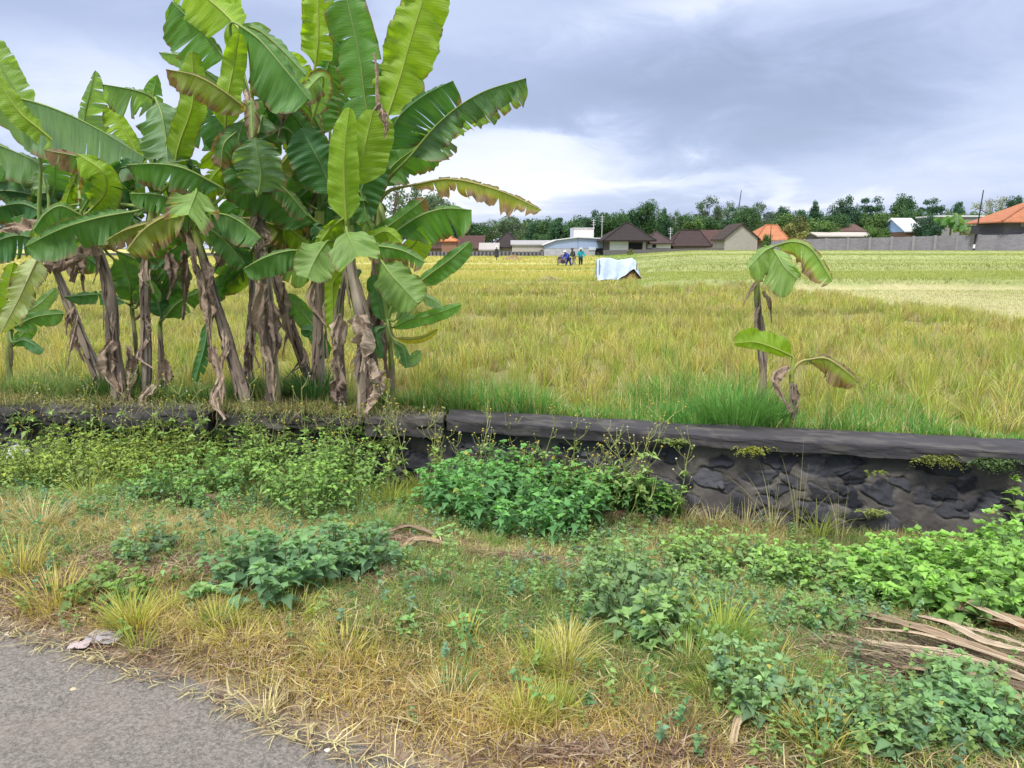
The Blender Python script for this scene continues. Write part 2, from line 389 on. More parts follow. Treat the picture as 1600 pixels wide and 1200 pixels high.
for (cx, cz, a, bb, th, sd_, sh) in cand:
    i0, i1 = np.searchsorted(xs, [cx-.3, cx+.3]); sl = slice(max(i0, 0), i1)
    dx = XX[sl]-cx; dz = ZZ[sl]-cz; c_, s_ = math.cos(th), math.sin(th)
    p_ = (dx*c_+dz*s_)/a; q_ = (-dx*s_+dz*c_)/bb
    ang = np.arctan2(q_, p_)
    rr = (np.abs(p_)**2.6+np.abs(q_)**2.6)**(1/2.6)*(1+.16*np.cos(ang*3+sd_)+.10*np.cos(ang*5+sd_*2.3))+wob[sl]*.5+wob2[sl]*.25
    inside = 1-sst(rr, .88, .98)
    tilt = (p_*math.cos(sd_)+q_*math.sin(sd_))*.02
    h = inside*(.004+tilt*.9+.022*wob2[sl]+.012*wob[sl]) - .010*np.exp(-((rr-.98)/.10)**2)
    H[sl] += h; ST[sl] = np.maximum(ST[sl], inside); SH[sl] = np.where(inside > .3, sh, SH[sl])
H += .045*(fbm(XX*3.5, ZZ*3.5, 51)-.5)+.012*wob2*(1-ST)
Yw = wall_y(XX)+.05-H+.05*ZZ*-1.2*-1
Yw = wall_y(XX)+.05-H+ZZ*.10      # slight batter: foot stands forward
mort = lerp(np.array([.115, .105, .098]), np.array([.065, .06, .06]), sst(fbm(XX*4, ZZ*4, 71), .35, .7)[..., None])
stc = lerp(np.array([.024, .025, .034]), np.array([.085, .085, .10]), SH[..., None]**2)
cw = lerp(mort, stc, ST[..., None])
moss = sst(fbm(XX*2.2, ZZ*5, 88), .55, .75)[..., None]*sst(-XX, .8, 2.5)[..., None]
cw = lerp(cw, np.array([.07, .075, .04]), moss*.6)
link('stonework', meshnp('stonework', np.stack([XX, Yw, ZZ], -1).reshape(-1, 3), [grid_faces(NXw, NZw)[:, ::-1]], cw.reshape(-1, 3)), M['stone'], wr)
def coping(x0, x1, zt, th, dep, over, name, col, rough, seed, dy=0., tilt=0., label=None):
    n = max(int((x1-x0)/.02), 8); xs = np.linspace(x0, x1, n)
    prof = [(0, 0), (0, 1), (.012, 1.0), (.5, 1.0), (1, 1.0), (1, 0)]
    prof = []
    for t in np.linspace(0, 1, 7): prof.append((0, t))
    for t in np.linspace(.04, 1, 12): prof.append((t, 1))
    prof.append((1, 0)); prof = np.array(prof)
    k = len(prof); A = np.repeat(xs[:, None], k, 1)
    Yc = wall_y(A)-over+dy+prof[None, :, 0]*dep; Zc = zt-th+prof[None, :, 1]*th+tilt*(A-(x0+x1)/2)
    nz = (fbm(A*5, prof[None, :, 0]*4+prof[None, :, 1]*3+0*A, seed)-.5); n2 = (fbm(A*28, prof[None, :, 0]*22+prof[None, :, 1]*9+0*A, seed+3)-.5)
    edge = np.exp(-((prof[:, 0])**2+(1-prof[:, 1])**2)/.02)[None]
    Zc = Zc+rough*(.06*nz+.014*n2)-edge*(.006+rough*.03*np.abs(nz)); Yc = Yc+rough*(.05*nz+.014*n2)*(prof[None, :, 0] < .9)+edge*(.006+rough*.02*np.abs(n2))
    c = lerp(np.array(col), np.array(col)*.55, sst(fbm(A*3, prof[None, :, 0]*3+0*A, seed+9), .4, .7)[..., None])
    c = lerp(c, np.array([.13, .12, .105]), (sst(fbm(A*6, prof[None, :, 0]*6+prof[None, :, 1]*4+0*A, seed+5), .54, .7)*max(.55, min(1, rough)))[..., None]*.7)
    V = np.stack([A, Yc, Zc], -1).reshape(-1, 3)
    caps = [np.arange(k)[None], np.arange((n-1)*k, n*k)[None, ::-1]]
    o = link(name, meshnp(name, V, [grid_faces(n, k)[:, ::-1]]+caps, c.reshape(-1, 3), smooth=False), M['cap'], wr)
    if label: o['label'] = label
    return o
coping(-.58, 6.2, .10, .105, .42, .05, 'coping', (.040, .037, .043), .36, 7, label='smooth straight dark coping')
coping(-1.32, -.61, .095, .15, .36, .07, 'coping', (.055, .05, .048), 1., 17, -.02, .015, 'cracked weathered coping block')
coping(-2.75, -1.36, .08, .14, .36, .06, 'coping', (.042, .04, .034), 1.2, 27, .02, -.01, 'weathered mossy coping')
coping(-2.98, -2.79, .085, .13, .38, .10, 'coping', (.022, .022, .03), .3, 37, -.03, 0, 'short black coping stone')
coping(-5.0, -3.02, .08, .16, .38, .06, 'coping', (.045, .042, .044), 1.1, 47, .01, .0, 'old rough coping')
coping(-8.5, -5.03, .09, .15, .38, .05, 'coping', (.06, .058, .06), .9, 57, .0, .0)
# ---------------------------------------------------------------- banana plants
CAMV = np.array([0, 0, CAMZ])
PALS = {'g': (.105, .235, .065), 'y': (.24, .38, .04), 'd': (.065, .17, .065), 'b': (.185, .31, .165), 'o': (.23, .28, .075), 'p': (.24, .38, .12), 'w': (.35, .41, .2)}  # young, mature and aged leaf colours; part of the lit look is put in too
BROWN = np.array([.235, .155, .095]); DKBR = np.array([.07, .045, .035]); YEL = np.array([.42, .33, .035])
def leaf_mesh(pts, wl, wr_, aL, aR, pal, tears=3, dry=.03, ragged=0., droop=.25, ripple=1., skew=.28, fan=0., seed=0, yel=0., tipdry=0., curl=0.):
    """blade of a banana leaf along a 3-D midrib: two lamina halves made of strips torn along the side veins"""
    r = np.random.default_rng(seed)
    N = 46; c = spline(pts, N); t = norm(np.gradient(c, axis=0)); v = norm(c-CAMV)
    n = norm(np.cross(t, v)); w = np.cross(n, t); L = np.linalg.norm(np.diff(c, axis=0), axis=1).sum()
    s = np.linspace(0, 1, N)
    prof = np.clip(s/.16, 0, 1)**.6*np.sqrt(np.clip(1-(np.clip(s-.55, 0, 1)/.45)**2.6, 0, 1))
    if fan: prof = np.clip(s/.10, 0, 1)**.7*(1-fan*s)*np.sqrt(np.clip(1-(np.clip(s-.6, 0, 1)/.4)**2, 0, 1))
    prof = np.maximum(prof, .02)
    Vs, Cs, Us, Fs, n0 = [], [], [], [], 0
    K = 9; q = np.linspace(0, 1, K)
    base = np.array(PALS[pal])*(1+.22*(r.random()-.5))
    for side, W_, ang in ((1, wl, aL), (-1, wr_, aR)):
        if W_ <= 0: continue
        nt = r.poisson(tears+1.2) if tears > 0 else 0
        cuts = np.unique(np.concatenate([[0], np.sort(r.integers(5, N-3, nt)), [N-1]])); cuts = cuts[np.concatenate([[True], np.diff(cuts) > 1])]
        if cuts[-1] != N-1: cuts = np.append(cuts, N-1)
        ph = r.random()*9
        for k in range(len(cuts)-1):
            i0, i1 = cuts[k], cuts[k+1]; m = i1-i0+1
            idx = np.arange(i0, i1+1); sc = s[(i0+i1)//2]
            q0 = r.uniform(.05, .6) if nt else 1.
            loose = np.clip((q-q0)/(1-q0+1e-6), 0, 1)
            gap = r.uniform(.04, .22)*(nt > 0); dA = r.normal(0, .22)*(nt > 0)
            ex = droop*(1+r.random()*.9*(nt > 0))
            lenf = 1-ragged*r.random()
            cc = c[idx][:, None]; tt_ = t[idx][:, None]
            a = np.radians(ang)+dA*loose[None, :, None]+.10*np.sin(s[idx][:, None, None]*9+ph)
            d_ = np.cos(a)*(side*n[idx][:, None])+np.sin(a)*w[idx][:, None]
            Wd = (W_*prof[idx])[:, None]
            if ragged: Wd = Wd*(1-ragged*.5*r.random((m, 1)))*lenf
            qq = q[None, :]
            pos = cc+d_*(Wd*qq)[..., None]
            pos = pos+tt_*((Wd*qq*skew)[..., None])
            cen = c[(i0+i1)//2]
            pull = (loose*gap)[None, :, None]
            mid_t = ((s[idx]-sc)*L)[:, None, None]*tt_
            pos = pos-mid_t*pull
            pos[..., 2] -= ex*Wd*qq**2
            nn = np.cross(d_, tt_)
            sl = s[idx][:, None]
            rp = (.030*np.sin(sl*L*38+qq*2.5+ph)*qq+.05*np.sin(sl*L*13+ph*2+qq*2)*qq**1.5+.02*np.sin(sl*L*90+ph)*qq)*ripple*.6*np.minimum(Wd, .16)/.16
            pos = pos+nn*(rp+.10*Wd*np.sin(np.pi*qq)*(1 if side > 0 else -1)*(.6)+curl*Wd*qq**2)[..., None]
            # colour of the lamina itself: browning at the margin and tip
            nzz = fbm(sl*L*16+seed, qq*3+side*7, 3); n2 = fbm(sl*L*55+seed, qq*2+side*7, 8)
            edge = sst(qq+.35*(nzz-.5)+.22*(n2-.5), 1-dry*1.9, 1.03-dry*.8) if dry > 0 else 0*qq*sl
            if tipdry: edge = np.maximum(edge, sst(sl+.25*(nzz-.5)+.1*qq, 1-tipdry, 1.02-tipdry*.6))
            stripv = 1+.20*(r.random()-.5)*(nt > 0)
            col = base[None, None]*stripv*(1+.35*(fbm(sl*L*6+seed, qq*2+side, 4)[..., None]-.5))
            yl = np.clip(sst(qq+.5*(nzz-.5), .75-yel, 1.1-yel*.6)*(yel > 0)+0*sl, 0, 1)[..., None]
            col = lerp(col, YEL, yl*.75)
            br = lerp(BROWN, DKBR, sst(n2, .45, .75)[..., None]*.7)
            col = lerp(col, br, np.clip(edge, 0, 1)[..., None])
            Vs.append(pos.reshape(-1, 3)); Cs.append(col.reshape(-1, 3)); Us.append(np.stack([(sl+0*qq)*L, side*qq+0*sl], -1).reshape(-1, 2))
            Fs.append(grid_faces(m, K)+n0); n0 += m*K
    return meshnp('leaf', np.concatenate(Vs), [np.concatenate(Fs)], np.concatenate(Cs), np.concatenate(Us)), c
banana_plants = {}
class Plant:
    def __init__(s, px, py, Y, path, w0, w1, label, cols=0, name='banana_plant', group='banana plants growing behind the stone wall', zb=None):
        s.Y = Y; base = P(px, py, Y); s.base = base
        zg = float(ground_z(base[0], base[1])) if zb is None else zb
        s.root = empty(name, (base[0], base[1], zg)); tag(s.root, label, 'banana plant', group)
        pts = [np.array([base[0], base[1], zg-.05]), base]+[P(x, y, Y+d) for (x, y, d) in path]
        s.crown = pts[-1]; n = 40; c = spline(pts, n); u = np.linspace(0, 1, n)
        k = 18; r0 = w0*.42*Y/FPX; r1 = w1*.36*Y/FPX
        rad = lerp(r0, r1, u**.8)*(1+.10*np.sin(u*19+px))*(1+.25*np.exp(-(u/.06)**2))
        V, F = tube(c, rad, k); th = np.tile(np.arange(k), n); uu = np.repeat(u, k)
        bulge = ((fbm(th*1.1+px, uu*9, 5)-.5)*.55+(fbm(th*3.1+px, uu*26, 15)-.5)*.3)*rad.repeat(k)
        V = V+norm(V-np.repeat(c, k, 0))*bulge[:, None]
        f = fbm(th*1.7+px, uu*2.5, 9)[:, None]; f2 = fbm(th*.6+px, uu*5, 19)[:, None]
        tan = np.array([.36, .29, .23]); gry = np.array([.30, .265, .235]); drk = np.array([.085, .065, .058]); grn = np.array([.22, .26, .075])
        cc = lerp(lerp(gry, tan, f2), drk, sst(f, .46, .62))*(.75+.6*fbm(th*2.3+px, uu*14, 29)[:, None])
        top = sst(uu, .78, .96)[:, None]
        cc = lerp(cc, grn, np.clip(top+sst(f2, .62, .72)*(cols == 1)*.9+(cols == 2)*.9, 0, 1)*(1-sst(f, .6, .8)*.6))
        link('pseudostem', meshnp('pseudostem', V, [grid_faces(n, k, True)], cc, np.stack([th/k, uu*3], -1)), M['stem'], s.root)
        # loose dry sheaths hugging the stem
        s.c = c; s.rad = rad; s.k = 0
        for q in range(5 if cols != 2 else 1):
            i0 = int(RNG.integers(3, 24)); i1 = min(i0+int(RNG.integers(7, 15)), n-1); a0 = RNG.uniform(-2.6, -.4); wv = RNG.uniform(.5, 1.2)
            idx = np.arange(i0, i1+1); aa = np.linspace(a0-wv/2, a0+wv/2, 7)
            fl = np.linspace(0, 1, len(idx))[::-1]*RNG.uniform(.005, .03)+.006
            wi = np.sin(np.linspace(.25, 3.0, len(idx)))
            Vx = [c[i]+(rad[i]*1.05+fl[j]+.006*math.sin(j*2+m2*2))*np.array([math.cos(a0+(a-a0)*wi[j]), math.sin(a0+(a-a0)*wi[j]), 0]) for j, i in enumerate(idx) for m2, a in enumerate(aa)]
            cs = lerp(tan, drk, RNG.random((len(Vx), 1))*.5*RNG.random())
            link('dry_sheath', meshnp('dry_sheath', np.array(Vx), [grid_faces(len(idx), 7)], cs, np.random.rand(len(Vx), 2)), M['dead'], s.root)
    def leaf(s, pts, wl, wr_, aL=10, aR=10, pal='g', stalk=True, **kw):
        Y = s.Y; p3 = [P(x, y, Y+d) for (x, y, d) in pts]; k = Y/FPX; s.k += 1
        me, c = leaf_mesh(p3, wl*k, wr_*k, aL, aR, pal, seed=int(pts[0][0]*7+pts[-1][1]*3+900), **kw)
        o = link('leaf', me, M['banana'], s.root)
        t0 = norm((c[2]-c[0])[None])[0]
        cr = s.crown; d = np.linalg.norm(c[0]-cr)
        dirc = norm((s.c[-1]-s.c[-4])[None])[0]
        if stalk and d > .03:
            p0 = cr-dirc*.06; p1 = cr+dirc*d*.35; p2 = c[0]-t0*d*.35
            u = np.linspace(0, 1, 14)[:, None]
            st = (1-u)**3*p0+3*(1-u)**2*u*p1+3*(1-u)*u*u*p2+u**3*c[0]
            full = np.vstack([st[:-1], c]); ns = len(st)-1
        else: full = c; ns = 0
        nf = len(full); rr = np.concatenate([np.linspace(.022, .012, ns), np.linspace(.011, .0025, nf-ns)])*(Y/7)*(.75 if max(wl, wr_) < 16 else 1)
        V, F = tube(full, rr, 7)
        cb = np.array({'y': (.30, .38, .06), 'o': (.32, .30, .09), 'd': (.13, .22, .07), 'w': (.35, .36, .16)}.get(pal, (.22, .31, .08)))
        if kw.get('dead'): cb = BROWN
        link('midrib', meshnp('midrib', V, [F], np.tile(cb, (len(V), 1))), M['rib'], o)
        return o
    def dead(s, pts, w, tone=0, seed=None, frill=1.):
        """crumpled dry leaf hanging from the stem"""
        Y = s.Y; p3 = [P(x, y, Y+d) for (x, y, d) in pts]; N = 40; c = spline(p3, N); sd_ = int(pts[0][0]*5+pts[-1][1]*11) if seed is None else seed
        r = np.random.default_rng(sd_); u = np.linspace(0, 1, N)
        v = norm(c-CAMV); t = norm(np.gradient(c, axis=0)); n = norm(np.cross(t, v)); K = 13; q = np.linspace(-1, 1, K)[None, :]
        W_ = w/2*Y/FPX*(.35+.9*np.sin(np.clip(u*1.15+.15, 0, 1)*np.pi)**.7)*(1+.6*(fbm(u*7+sd_, u*0, 3)-.5))
        tw = 1.2*(fbm(u*2.2+sd_, u*0+5, 4)-.5)*3
        side = np.cos(tw)[:, None]*n+np.sin(tw)[:, None]*np.cross(n, t)
        nrm = np.cross(side, t)
        cr = W_[:, None]*(.75*(fbm(u[:, None]*8+sd_, q*2.2, 6)-.5)*2*(.3+np.abs(q))+.35*np.sin(q*5+u[:, None]*7+sd_)+.25*(fbm(u[:, None]*25, q*6, sd_)-.5))*frill
        rag = 1-.45*fbm(u[:, None]*22+sd_, q*0+(q > 0)*5, 12)
        pos = c[:, None]+side[:, None]*(W_[:, None]*q*rag)[..., None]+nrm[:, None]*cr[..., None]
        pos[..., 2] += -.35*W_[:, None]*np.abs(q)
        A = [np.array([.38, .29, .22]), np.array([.27, .205, .165]), np.array([.50, .39, .31])][tone]
        f = fbm(u[:, None]*9+sd_, q*4, 2)[..., None]; col = lerp(A, A*.32, sst(f, .5, .75))
        col = lerp(col, A*1.25, sst(fbm(u[:, None]*4+sd_, q*2, 8)[..., None], .55, .7)*.6)
        me = meshnp('dead_leaf', pos.reshape(-1, 3), [grid_faces(N, K)], col.reshape(-1, 3), np.stack([u[:, None]+0*q, q+0*u[:, None]], -1).reshape(-1, 2))
        return link('dead_leaf', me, M['dead'], s.root)

A_ = {}
A_['off'] = Plant(-60, 625, 7.7, [(-62, 450, 0), (-60, 300, 0)], 30, 20, 'banana plant at the very left edge, its broad leaf arching in over the left clump')
A_[0] = Plant(14, 612, 7.9, [(14, 560, 0), (16, 515, 0)], 16, 11, 'short young banana plant standing apart at the far left beside the wall', 2)
A_[1] = Plant(158, 600, 7.8, [(128, 525, 0), (97, 445, 0), (72, 392, 0)], 19, 15, 'thin banana plant leaning strongly to the left with a bright curled leaf')
A_[2] = Plant(186, 622, 7.4, [(178, 540, 0), (170, 440, 0), (134, 345, 0)], 30, 14, 'banana plant with thick peeling stem and upright pointed leaf, second from the leaning one')
A_[3] = Plant(229, 622, 7.45, [(229, 520, 0), (228, 410, .05), (240, 320, .1)], 19, 15, 'banana plant with a straight smooth grey stem left of the clump centre', 0)
A_[4] = Plant(214, 606, 7.8, [(212, 540, 0), (206, 482, 0)], 9, 8, 'slender banana sucker with dark leaves just left of the straight grey stem', 1)
A_[5] = Plant(256, 620, 7.7, [(252, 560, 0), (250, 505, 0)], 12, 9, 'small banana sucker with split green leaves just right of the straight grey stem', 1)
A_[6] = Plant(383, 622, 7.15, [(358, 540, 0), (328, 440, -.05), (304, 358, -.1)], 28, 16, 'banana plant with a bare stem leaning left and yellow brown edged leaves')
A_[7] = Plant(388, 605, 7.9, [(393, 520, 0), (394, 440, 0), (400, 385, 0)], 17, 12, 'thin banana plant standing behind the leaning bare stem')
A_[8] = Plant(428, 630, 7.1, [(424, 560, 0), (413, 420, .1), (402, 300, .2), (394, 185, .15)], 27, 18, 'tallest banana plant in the middle of the clump, stem wrapped in hanging dry leaves', 1)
A_[9] = Plant(484, 605, 7.7, [(462, 530, 0), (432, 430, 0), (425, 370, 0)], 20, 15, 'banana plant with a pale grey stem leaning left behind the tallest one')
A_[10] = Plant(499, 618, 7.45, [(498, 530, 0), (499, 420, 0), (500, 330, 0)], 23, 18, 'banana plant with a thick straight light brown stem bare up to its leaves')
A_[11] = Plant(537, 632, 6.98, [(533, 550, 0), (532, 480, 0), (546, 395, 0)], 15, 12, 'banana plant with a thin dark stem close beside the thick one with torn sheaths', 1)
A_[12] = Plant(568, 640, 6.9, [(566, 580, 0), (566, 510, 0), (550, 430, 0), (543, 352, 0)], 27, 22, 'front banana plant with wide pinkish torn sheath and rolled young upright leaf', 1)
A_[13] = Plant(584, 600, 7.3, [(580, 520, 0), (588, 420, 0), (592, 318, 0)], 26, 19, 'tall banana plant at the right end of the clump with a fringed yellow arching leaf', 1)
A_[14] = Plant(613, 602, 6.95, [(611, 560, 0), (606, 500, 0)], 13, 10, 'knee high green banana sucker at the right foot of the clump', 2)
a = A_
# left clump
a['off'].leaf([(-45, 150, 0), (20, 152, -.1), (85, 170, -.2), (150, 200, -.25), (230, 248, -.3)], 12, 62, 80, 5, 'b', tears=1, dry=.02, droop=.15)
a['off'].leaf([(-60, 330, .3), (-10, 300, .3), (40, 302, .3), (85, 318, .3)], 26, 22, 30, 40, 'd', tears=3, dry=.08)
a['off'].leaf([(-70, 250, .2), (-20, 225, .2), (30, 240, .2), (72, 262, .2)], 12, 36, 60, 5, 'b', tears=2)
a['off'].leaf([(-60, 280, .5), (-20, 265, .5), (40, 280, .5), (95, 300, .5)], 20, 30, 30, 5, 'g', tears=3)
a[1].leaf([(45, 178, -.1), (28, 150, -.12), (5, 110, -.15), (-35, 40, -.2)], 22, 24, 5, 20, 'p', tears=1, dry=.0, droop=.1)
a[1].leaf([(107, 240, -.25), (66, 205, -.3), (28, 172, -.33), (-12, 112, -.35)], 17, 14, 5, 25, 'y', tears=0, dry=.0, droop=.1)
a[1].leaf([(66, 330, 0), (30, 318, .1), (-25, 330, .2)], 26, 14, 20, 40, 'd', tears=3, dry=.06)
a[1].leaf([(60, 375, -.1), (25, 368, -.1), (-30, 385, -.2)], 26, 14, 10, 30, 'd', tears=2, dry=.05)
a[1].leaf([(65, 350, .2), (85, 290, .3), (85, 232, .3)], 30, 34, 20, 20, 'g', tears=3, dry=.03)
a[1].leaf([(62, 395, -.5), (46, 430, -.7), (28, 470, -.8), (2, 520, -.8)], 20, 26, 10, 10, 'w', tears=12, dry=.08, ragged=.25)
a[1].leaf([(72, 370, .1), (50, 320, .2), (20, 270, .3), (-20, 250, .4)], 32, 18, 10, 20, 'g', tears=3)
a[2].leaf([(129, 226, .3), (132, 185, .3), (140, 150, .25), (149, 110, .2)], 15, 44, 10, 18, 'b', tears=3, dry=.02, fan=.72, droop=.05)
a[2].leaf([(128, 330, -.1), (150, 285, -.2), (135, 250, -.25), (68, 234, -.3)], 24, 14, 10, 20, 'g', tears=5, dry=.22, ragged=.2, tipdry=.3)
a[2].leaf([(140, 330, -.2), (165, 300, -.3), (160, 268, -.4), (120, 240, -.4)], 26, 20, 10, 20, 'y', tears=2, dry=.03)
a[2].leaf([(212, 330, -.35), (155, 340, -.45), (95, 358, -.5), (38, 386, -.5)], 34, 14, 8, 50, 'g', tears=3, dry=.05, droop=.15)
a[2].leaf([(126, 336, -.3), (95, 322, -.4), (70, 335, -.45), (52, 360, -.5)], 26, 10, 10, 40, 'g', tears=5, dry=.16)
a[2].leaf([(140, 320, 0), (170, 290, 0), (190, 262, 0), (232, 268, -.1)], 18, 26, 10, 10, 'd', tears=3)
a[2].leaf([(138, 325, .1), (175, 300, .1), (205, 300, .1), (228, 330, .1)], 14, 22, 30, 20, 'g', tears=3, dry=.06)
a[3].leaf([(246, 158, .15), (225, 146, .05), (195, 138, -.1), (160, 132, -.2)], 30, 10, 10, 60, 'b', tears=2, dry=.03, droop=.2)
a[3].leaf([(236, 175, .4), (240, 145, .4), (246, 116, .4)], 22, 18, 10, 10, 'g', tears=1, fan=.6)
a[3].leaf([(245, 158, -.05), (253, 180, -.15), (259, 215, -.2), (262, 255, -.3)], 34, 36, 12, 12, 'b', tears=2, dry=.01, droop=.05, ripple=1.6)
a[3].leaf([(269, 275, -.2), (280, 225, -.25), (301, 160, -.3), (300, 80, -.3)], 19, 20, 12, 18, 'y', tears=0, dry=.01, droop=0, curl=.1)
a[3].leaf([(225, 260, .2), (200, 215, .2), (178, 180, .2), (172, 165, .2)], 20, 16, 10, 10, 'y', tears=3)
a[3].leaf([(235, 230, .3), (280, 190, .3), (310, 200, .2), (338, 225, .1)], 14, 22, 30, 10, 'd', tears=3, dry=.04)
a[4].leaf([(205, 470, -.1), (203, 445, -.2), (190, 405, -.2)], 22, 20, 10, 10, 'g', tears=0)
a[4].leaf([(208, 470, .1), (225, 440, .1), (258, 400, 0)], 18, 20, 10, 10, 'd', tears=0)
a[4].leaf([(198, 474, -.1), (165, 460, -.1), (100, 464, -.1)], 12, 8, 20, 30, 'd', tears=1)
a[4].leaf([(214, 478, -.2), (222, 455, -.3), (240, 440, -.4)], 12, 22, 10, 10, 'g', tears=2)
a[5].leaf([(252, 495, 0), (244, 462, 0), (228, 425, 0)], 16, 16, 10, 10, 'd', tears=0)
a[5].leaf([(256, 498, -.1), (280, 472, -.1), (322, 452, -.1)], 12, 16, 20, 20, 'g', tears=1)
a[5].leaf([(254, 494, .1), (262, 465, .1), (282, 430, .1)], 18, 18, 10, 10, 'd', tears=1)
# middle clump
a[6].leaf([(345, 292, -.2), (290, 264, -.3), (245, 256, -.35), (196, 258, -.4)], 30, 10, 12, 60, 'g', tears=2, dry=.09, droop=.15)
a[6].leaf([(300, 330, -.1), (275, 315, -.2), (245, 304, -.25), (202, 302, -.3)], 20, 10, 10, 50, 'g', tears=1, dry=.03)
a[6].leaf([(290, 332, -.3), (255, 340, -.4), (222, 362, -.45), (198, 392, -.5)], 36, 8, 5, 50, 'o', tears=9, dry=.2, yel=.35, ragged=.15, droop=.1)
a[6].leaf([(280, 340, -.1), (235, 348, -.15), (190, 362, -.2), (155, 384, -.2)], 18, 8, 20, 50, 'o', tears=4, dry=.3, yel=.2)
a[6].leaf([(307, 296, -.3), (306, 302, -.5), (300, 318, -.75), (294, 336, -.9)], 32, 34, 12, 12, 'p', tears=5, dry=.14, fan=.0, droop=.3, skew=.7)
a[6].leaf([(312, 338, -.1), (345, 334, -.15), (375, 346, -.2), (408, 372, -.3)], 8, 28, 60, 8, 'g', tears=1, dry=.06, droop=.15)
a[6].leaf([(325, 500, -.1), (320, 540, -.15), (304, 600, -.2)], 10, 10, 30, 30, 'd', stalk=False, tears=1)
a[6].leaf([(315, 350, .2), (350, 360, .2), (370, 385, .2), (385, 415, .2)], 20, 24, 10, 10, 'd', tears=2)
a[6].leaf([(310, 350, .3), (270, 390, .3), (240, 395, .3), (205, 385, .3)], 20, 20, 10, 10, 'd', tears=2)
a[8].leaf([(388, 172, -.25), (345, 140, -.35), (305, 118, -.4), (259, 108, -.4)], 34, 5, 5, 60, 'o', tears=10, dry=.22, ragged=.2, droop=.1, tipdry=.12)
a[8].leaf([(352, 200, -.15), (356, 150, -.2), (366, 100, -.2), (374, 52, -.3)], 19, 19, 10, 10, 'y', tears=0, dry=0, fan=.15, droop=0)
a[8].leaf([(376, 48, .0), (352, 22, .1), (320, -5, .15), (262, -45, .2)], 40, 30, 10, 20, 'y', tears=1, dry=0, droop=.1)
a[8].leaf([(352, 92, .2), (325, 60, .2), (298, 32, .2), (268, 2, .2)], 46, 10, 10, 40, 'g', tears=4, dry=.03, droop=.2)
a[8].leaf([(372, 60, .25), (368, 15, .25), (364, -50, .25)], 9, 9, 20, 20, 'y', tears=0, dry=0)
a[8].leaf([(372, 38, -.1), (405, 62, -.15), (440, 102, -.2), (484, 156, -.25)], 14, 54, 50, 8, 'g', tears=1, dry=.02, droop=.05)
a[8].leaf([(374, 38, .2), (405, 48, .2), (440, 78, .2), (478, 118, .2)], 16, 18, 30, 20, 'b', tears=1)
a[8].leaf([(400, 300, -.1), (380, 262, -.15), (372, 225, -.2), (380, 190, -.2)], 30, 32, 10, 12, 'g', tears=3, dry=.08)
a[8].leaf([(405, 300, -.3), (408, 270, -.35), (402, 240, -.4), (398, 215, -.4)], 34, 34, 10, 12, 'b', tears=2, dry=.04)
a[8].leaf([(390, 230, .3), (350, 215, .3), (330, 190, .3), (318, 150, .3)], 22, 22, 10, 10, 'd', tears=3)
a[8].leaf([(400, 200, .2), (420, 160, .2), (430, 120, .2), (428, 85, .2)], 30, 30, 10, 10, 'g', tears=3, dry=.05)
a[8].leaf([(385, 185, -.1), (370, 205, -.2), (350, 225, -.3), (345, 262, -.3)], 18, 16, 10, 10, 'g', tears=4, dry=.25, tipdry=.2)
a[8].leaf([(384, 180, -.4), (388, 165, -.5), (392, 160, -.5), (395, 215, -.6)], 14, 14, 10, 10, 'p', tears=4, dry=.5, ragged=.3)
a[8].leaf([(390, 170, .4), (330, 120, .4), (290, 90, .4), (248, 82, .4)], 20, 10, 20, 50, 'b', tears=2, droop=.2)
a[7].leaf([(474, 382, -.2), (440, 358, -.3), (405, 344, -.35), (371, 340, -.35)], 24, 5, 12, 50, 'o', tears=4, dry=.14, yel=.25, droop=.1)
a[7].leaf([(500, 352, -.6), (445, 305, -.7), (395, 282, -.75), (336, 268, -.8)], 34, 9, 12, 55, 'g', tears=1, dry=.02, ripple=1.5, stalk=False)
a[7].leaf([(388, 375, .1), (378, 345, .1), (366, 310, .1)], 20, 22, 10, 10, 'g', tears=1)
a[7].leaf([(405, 375, .1), (430, 350, .2), (450, 350, .2), (470, 372, .2)], 12, 26, 20, 10, 'y', tears=3, dry=.06)
a[7].leaf([(395, 400, .1), (375, 430, .1), (345, 455, .1)], 16, 16, 10, 10, 'y', tears=2, dry=.05)
a[7].leaf([(400, 380, 0), (425, 395, -.1), (450, 420, -.2)], 20, 20, 10, 10, 'd', tears=2, dry=.1)
a[9].leaf([(394, 298, -.5), (435, 262, -.6), (470, 222, -.65), (508, 204, -.65)], 10, 17, 20, 15, 'o', tears=2, dry=.06, tipdry=.3, stalk=False)
a[9].leaf([(425, 360, 0), (440, 320, -.1), (440, 280, -.1), (425, 250, -.1)], 28, 28, 10, 10, 'd', tears=2, dry=.05)
a[9].leaf([(430, 365, .2), (455, 340, .2), (470, 300, .2), (465, 255, .2)], 22, 24, 10, 10, 'd', tears=3, dry=.1)
a[9].leaf([(425, 370, 0), (400, 340, 0), (370, 325, 0), (345, 345, 0)], 18, 22, 10, 10, 'd', tears=2)
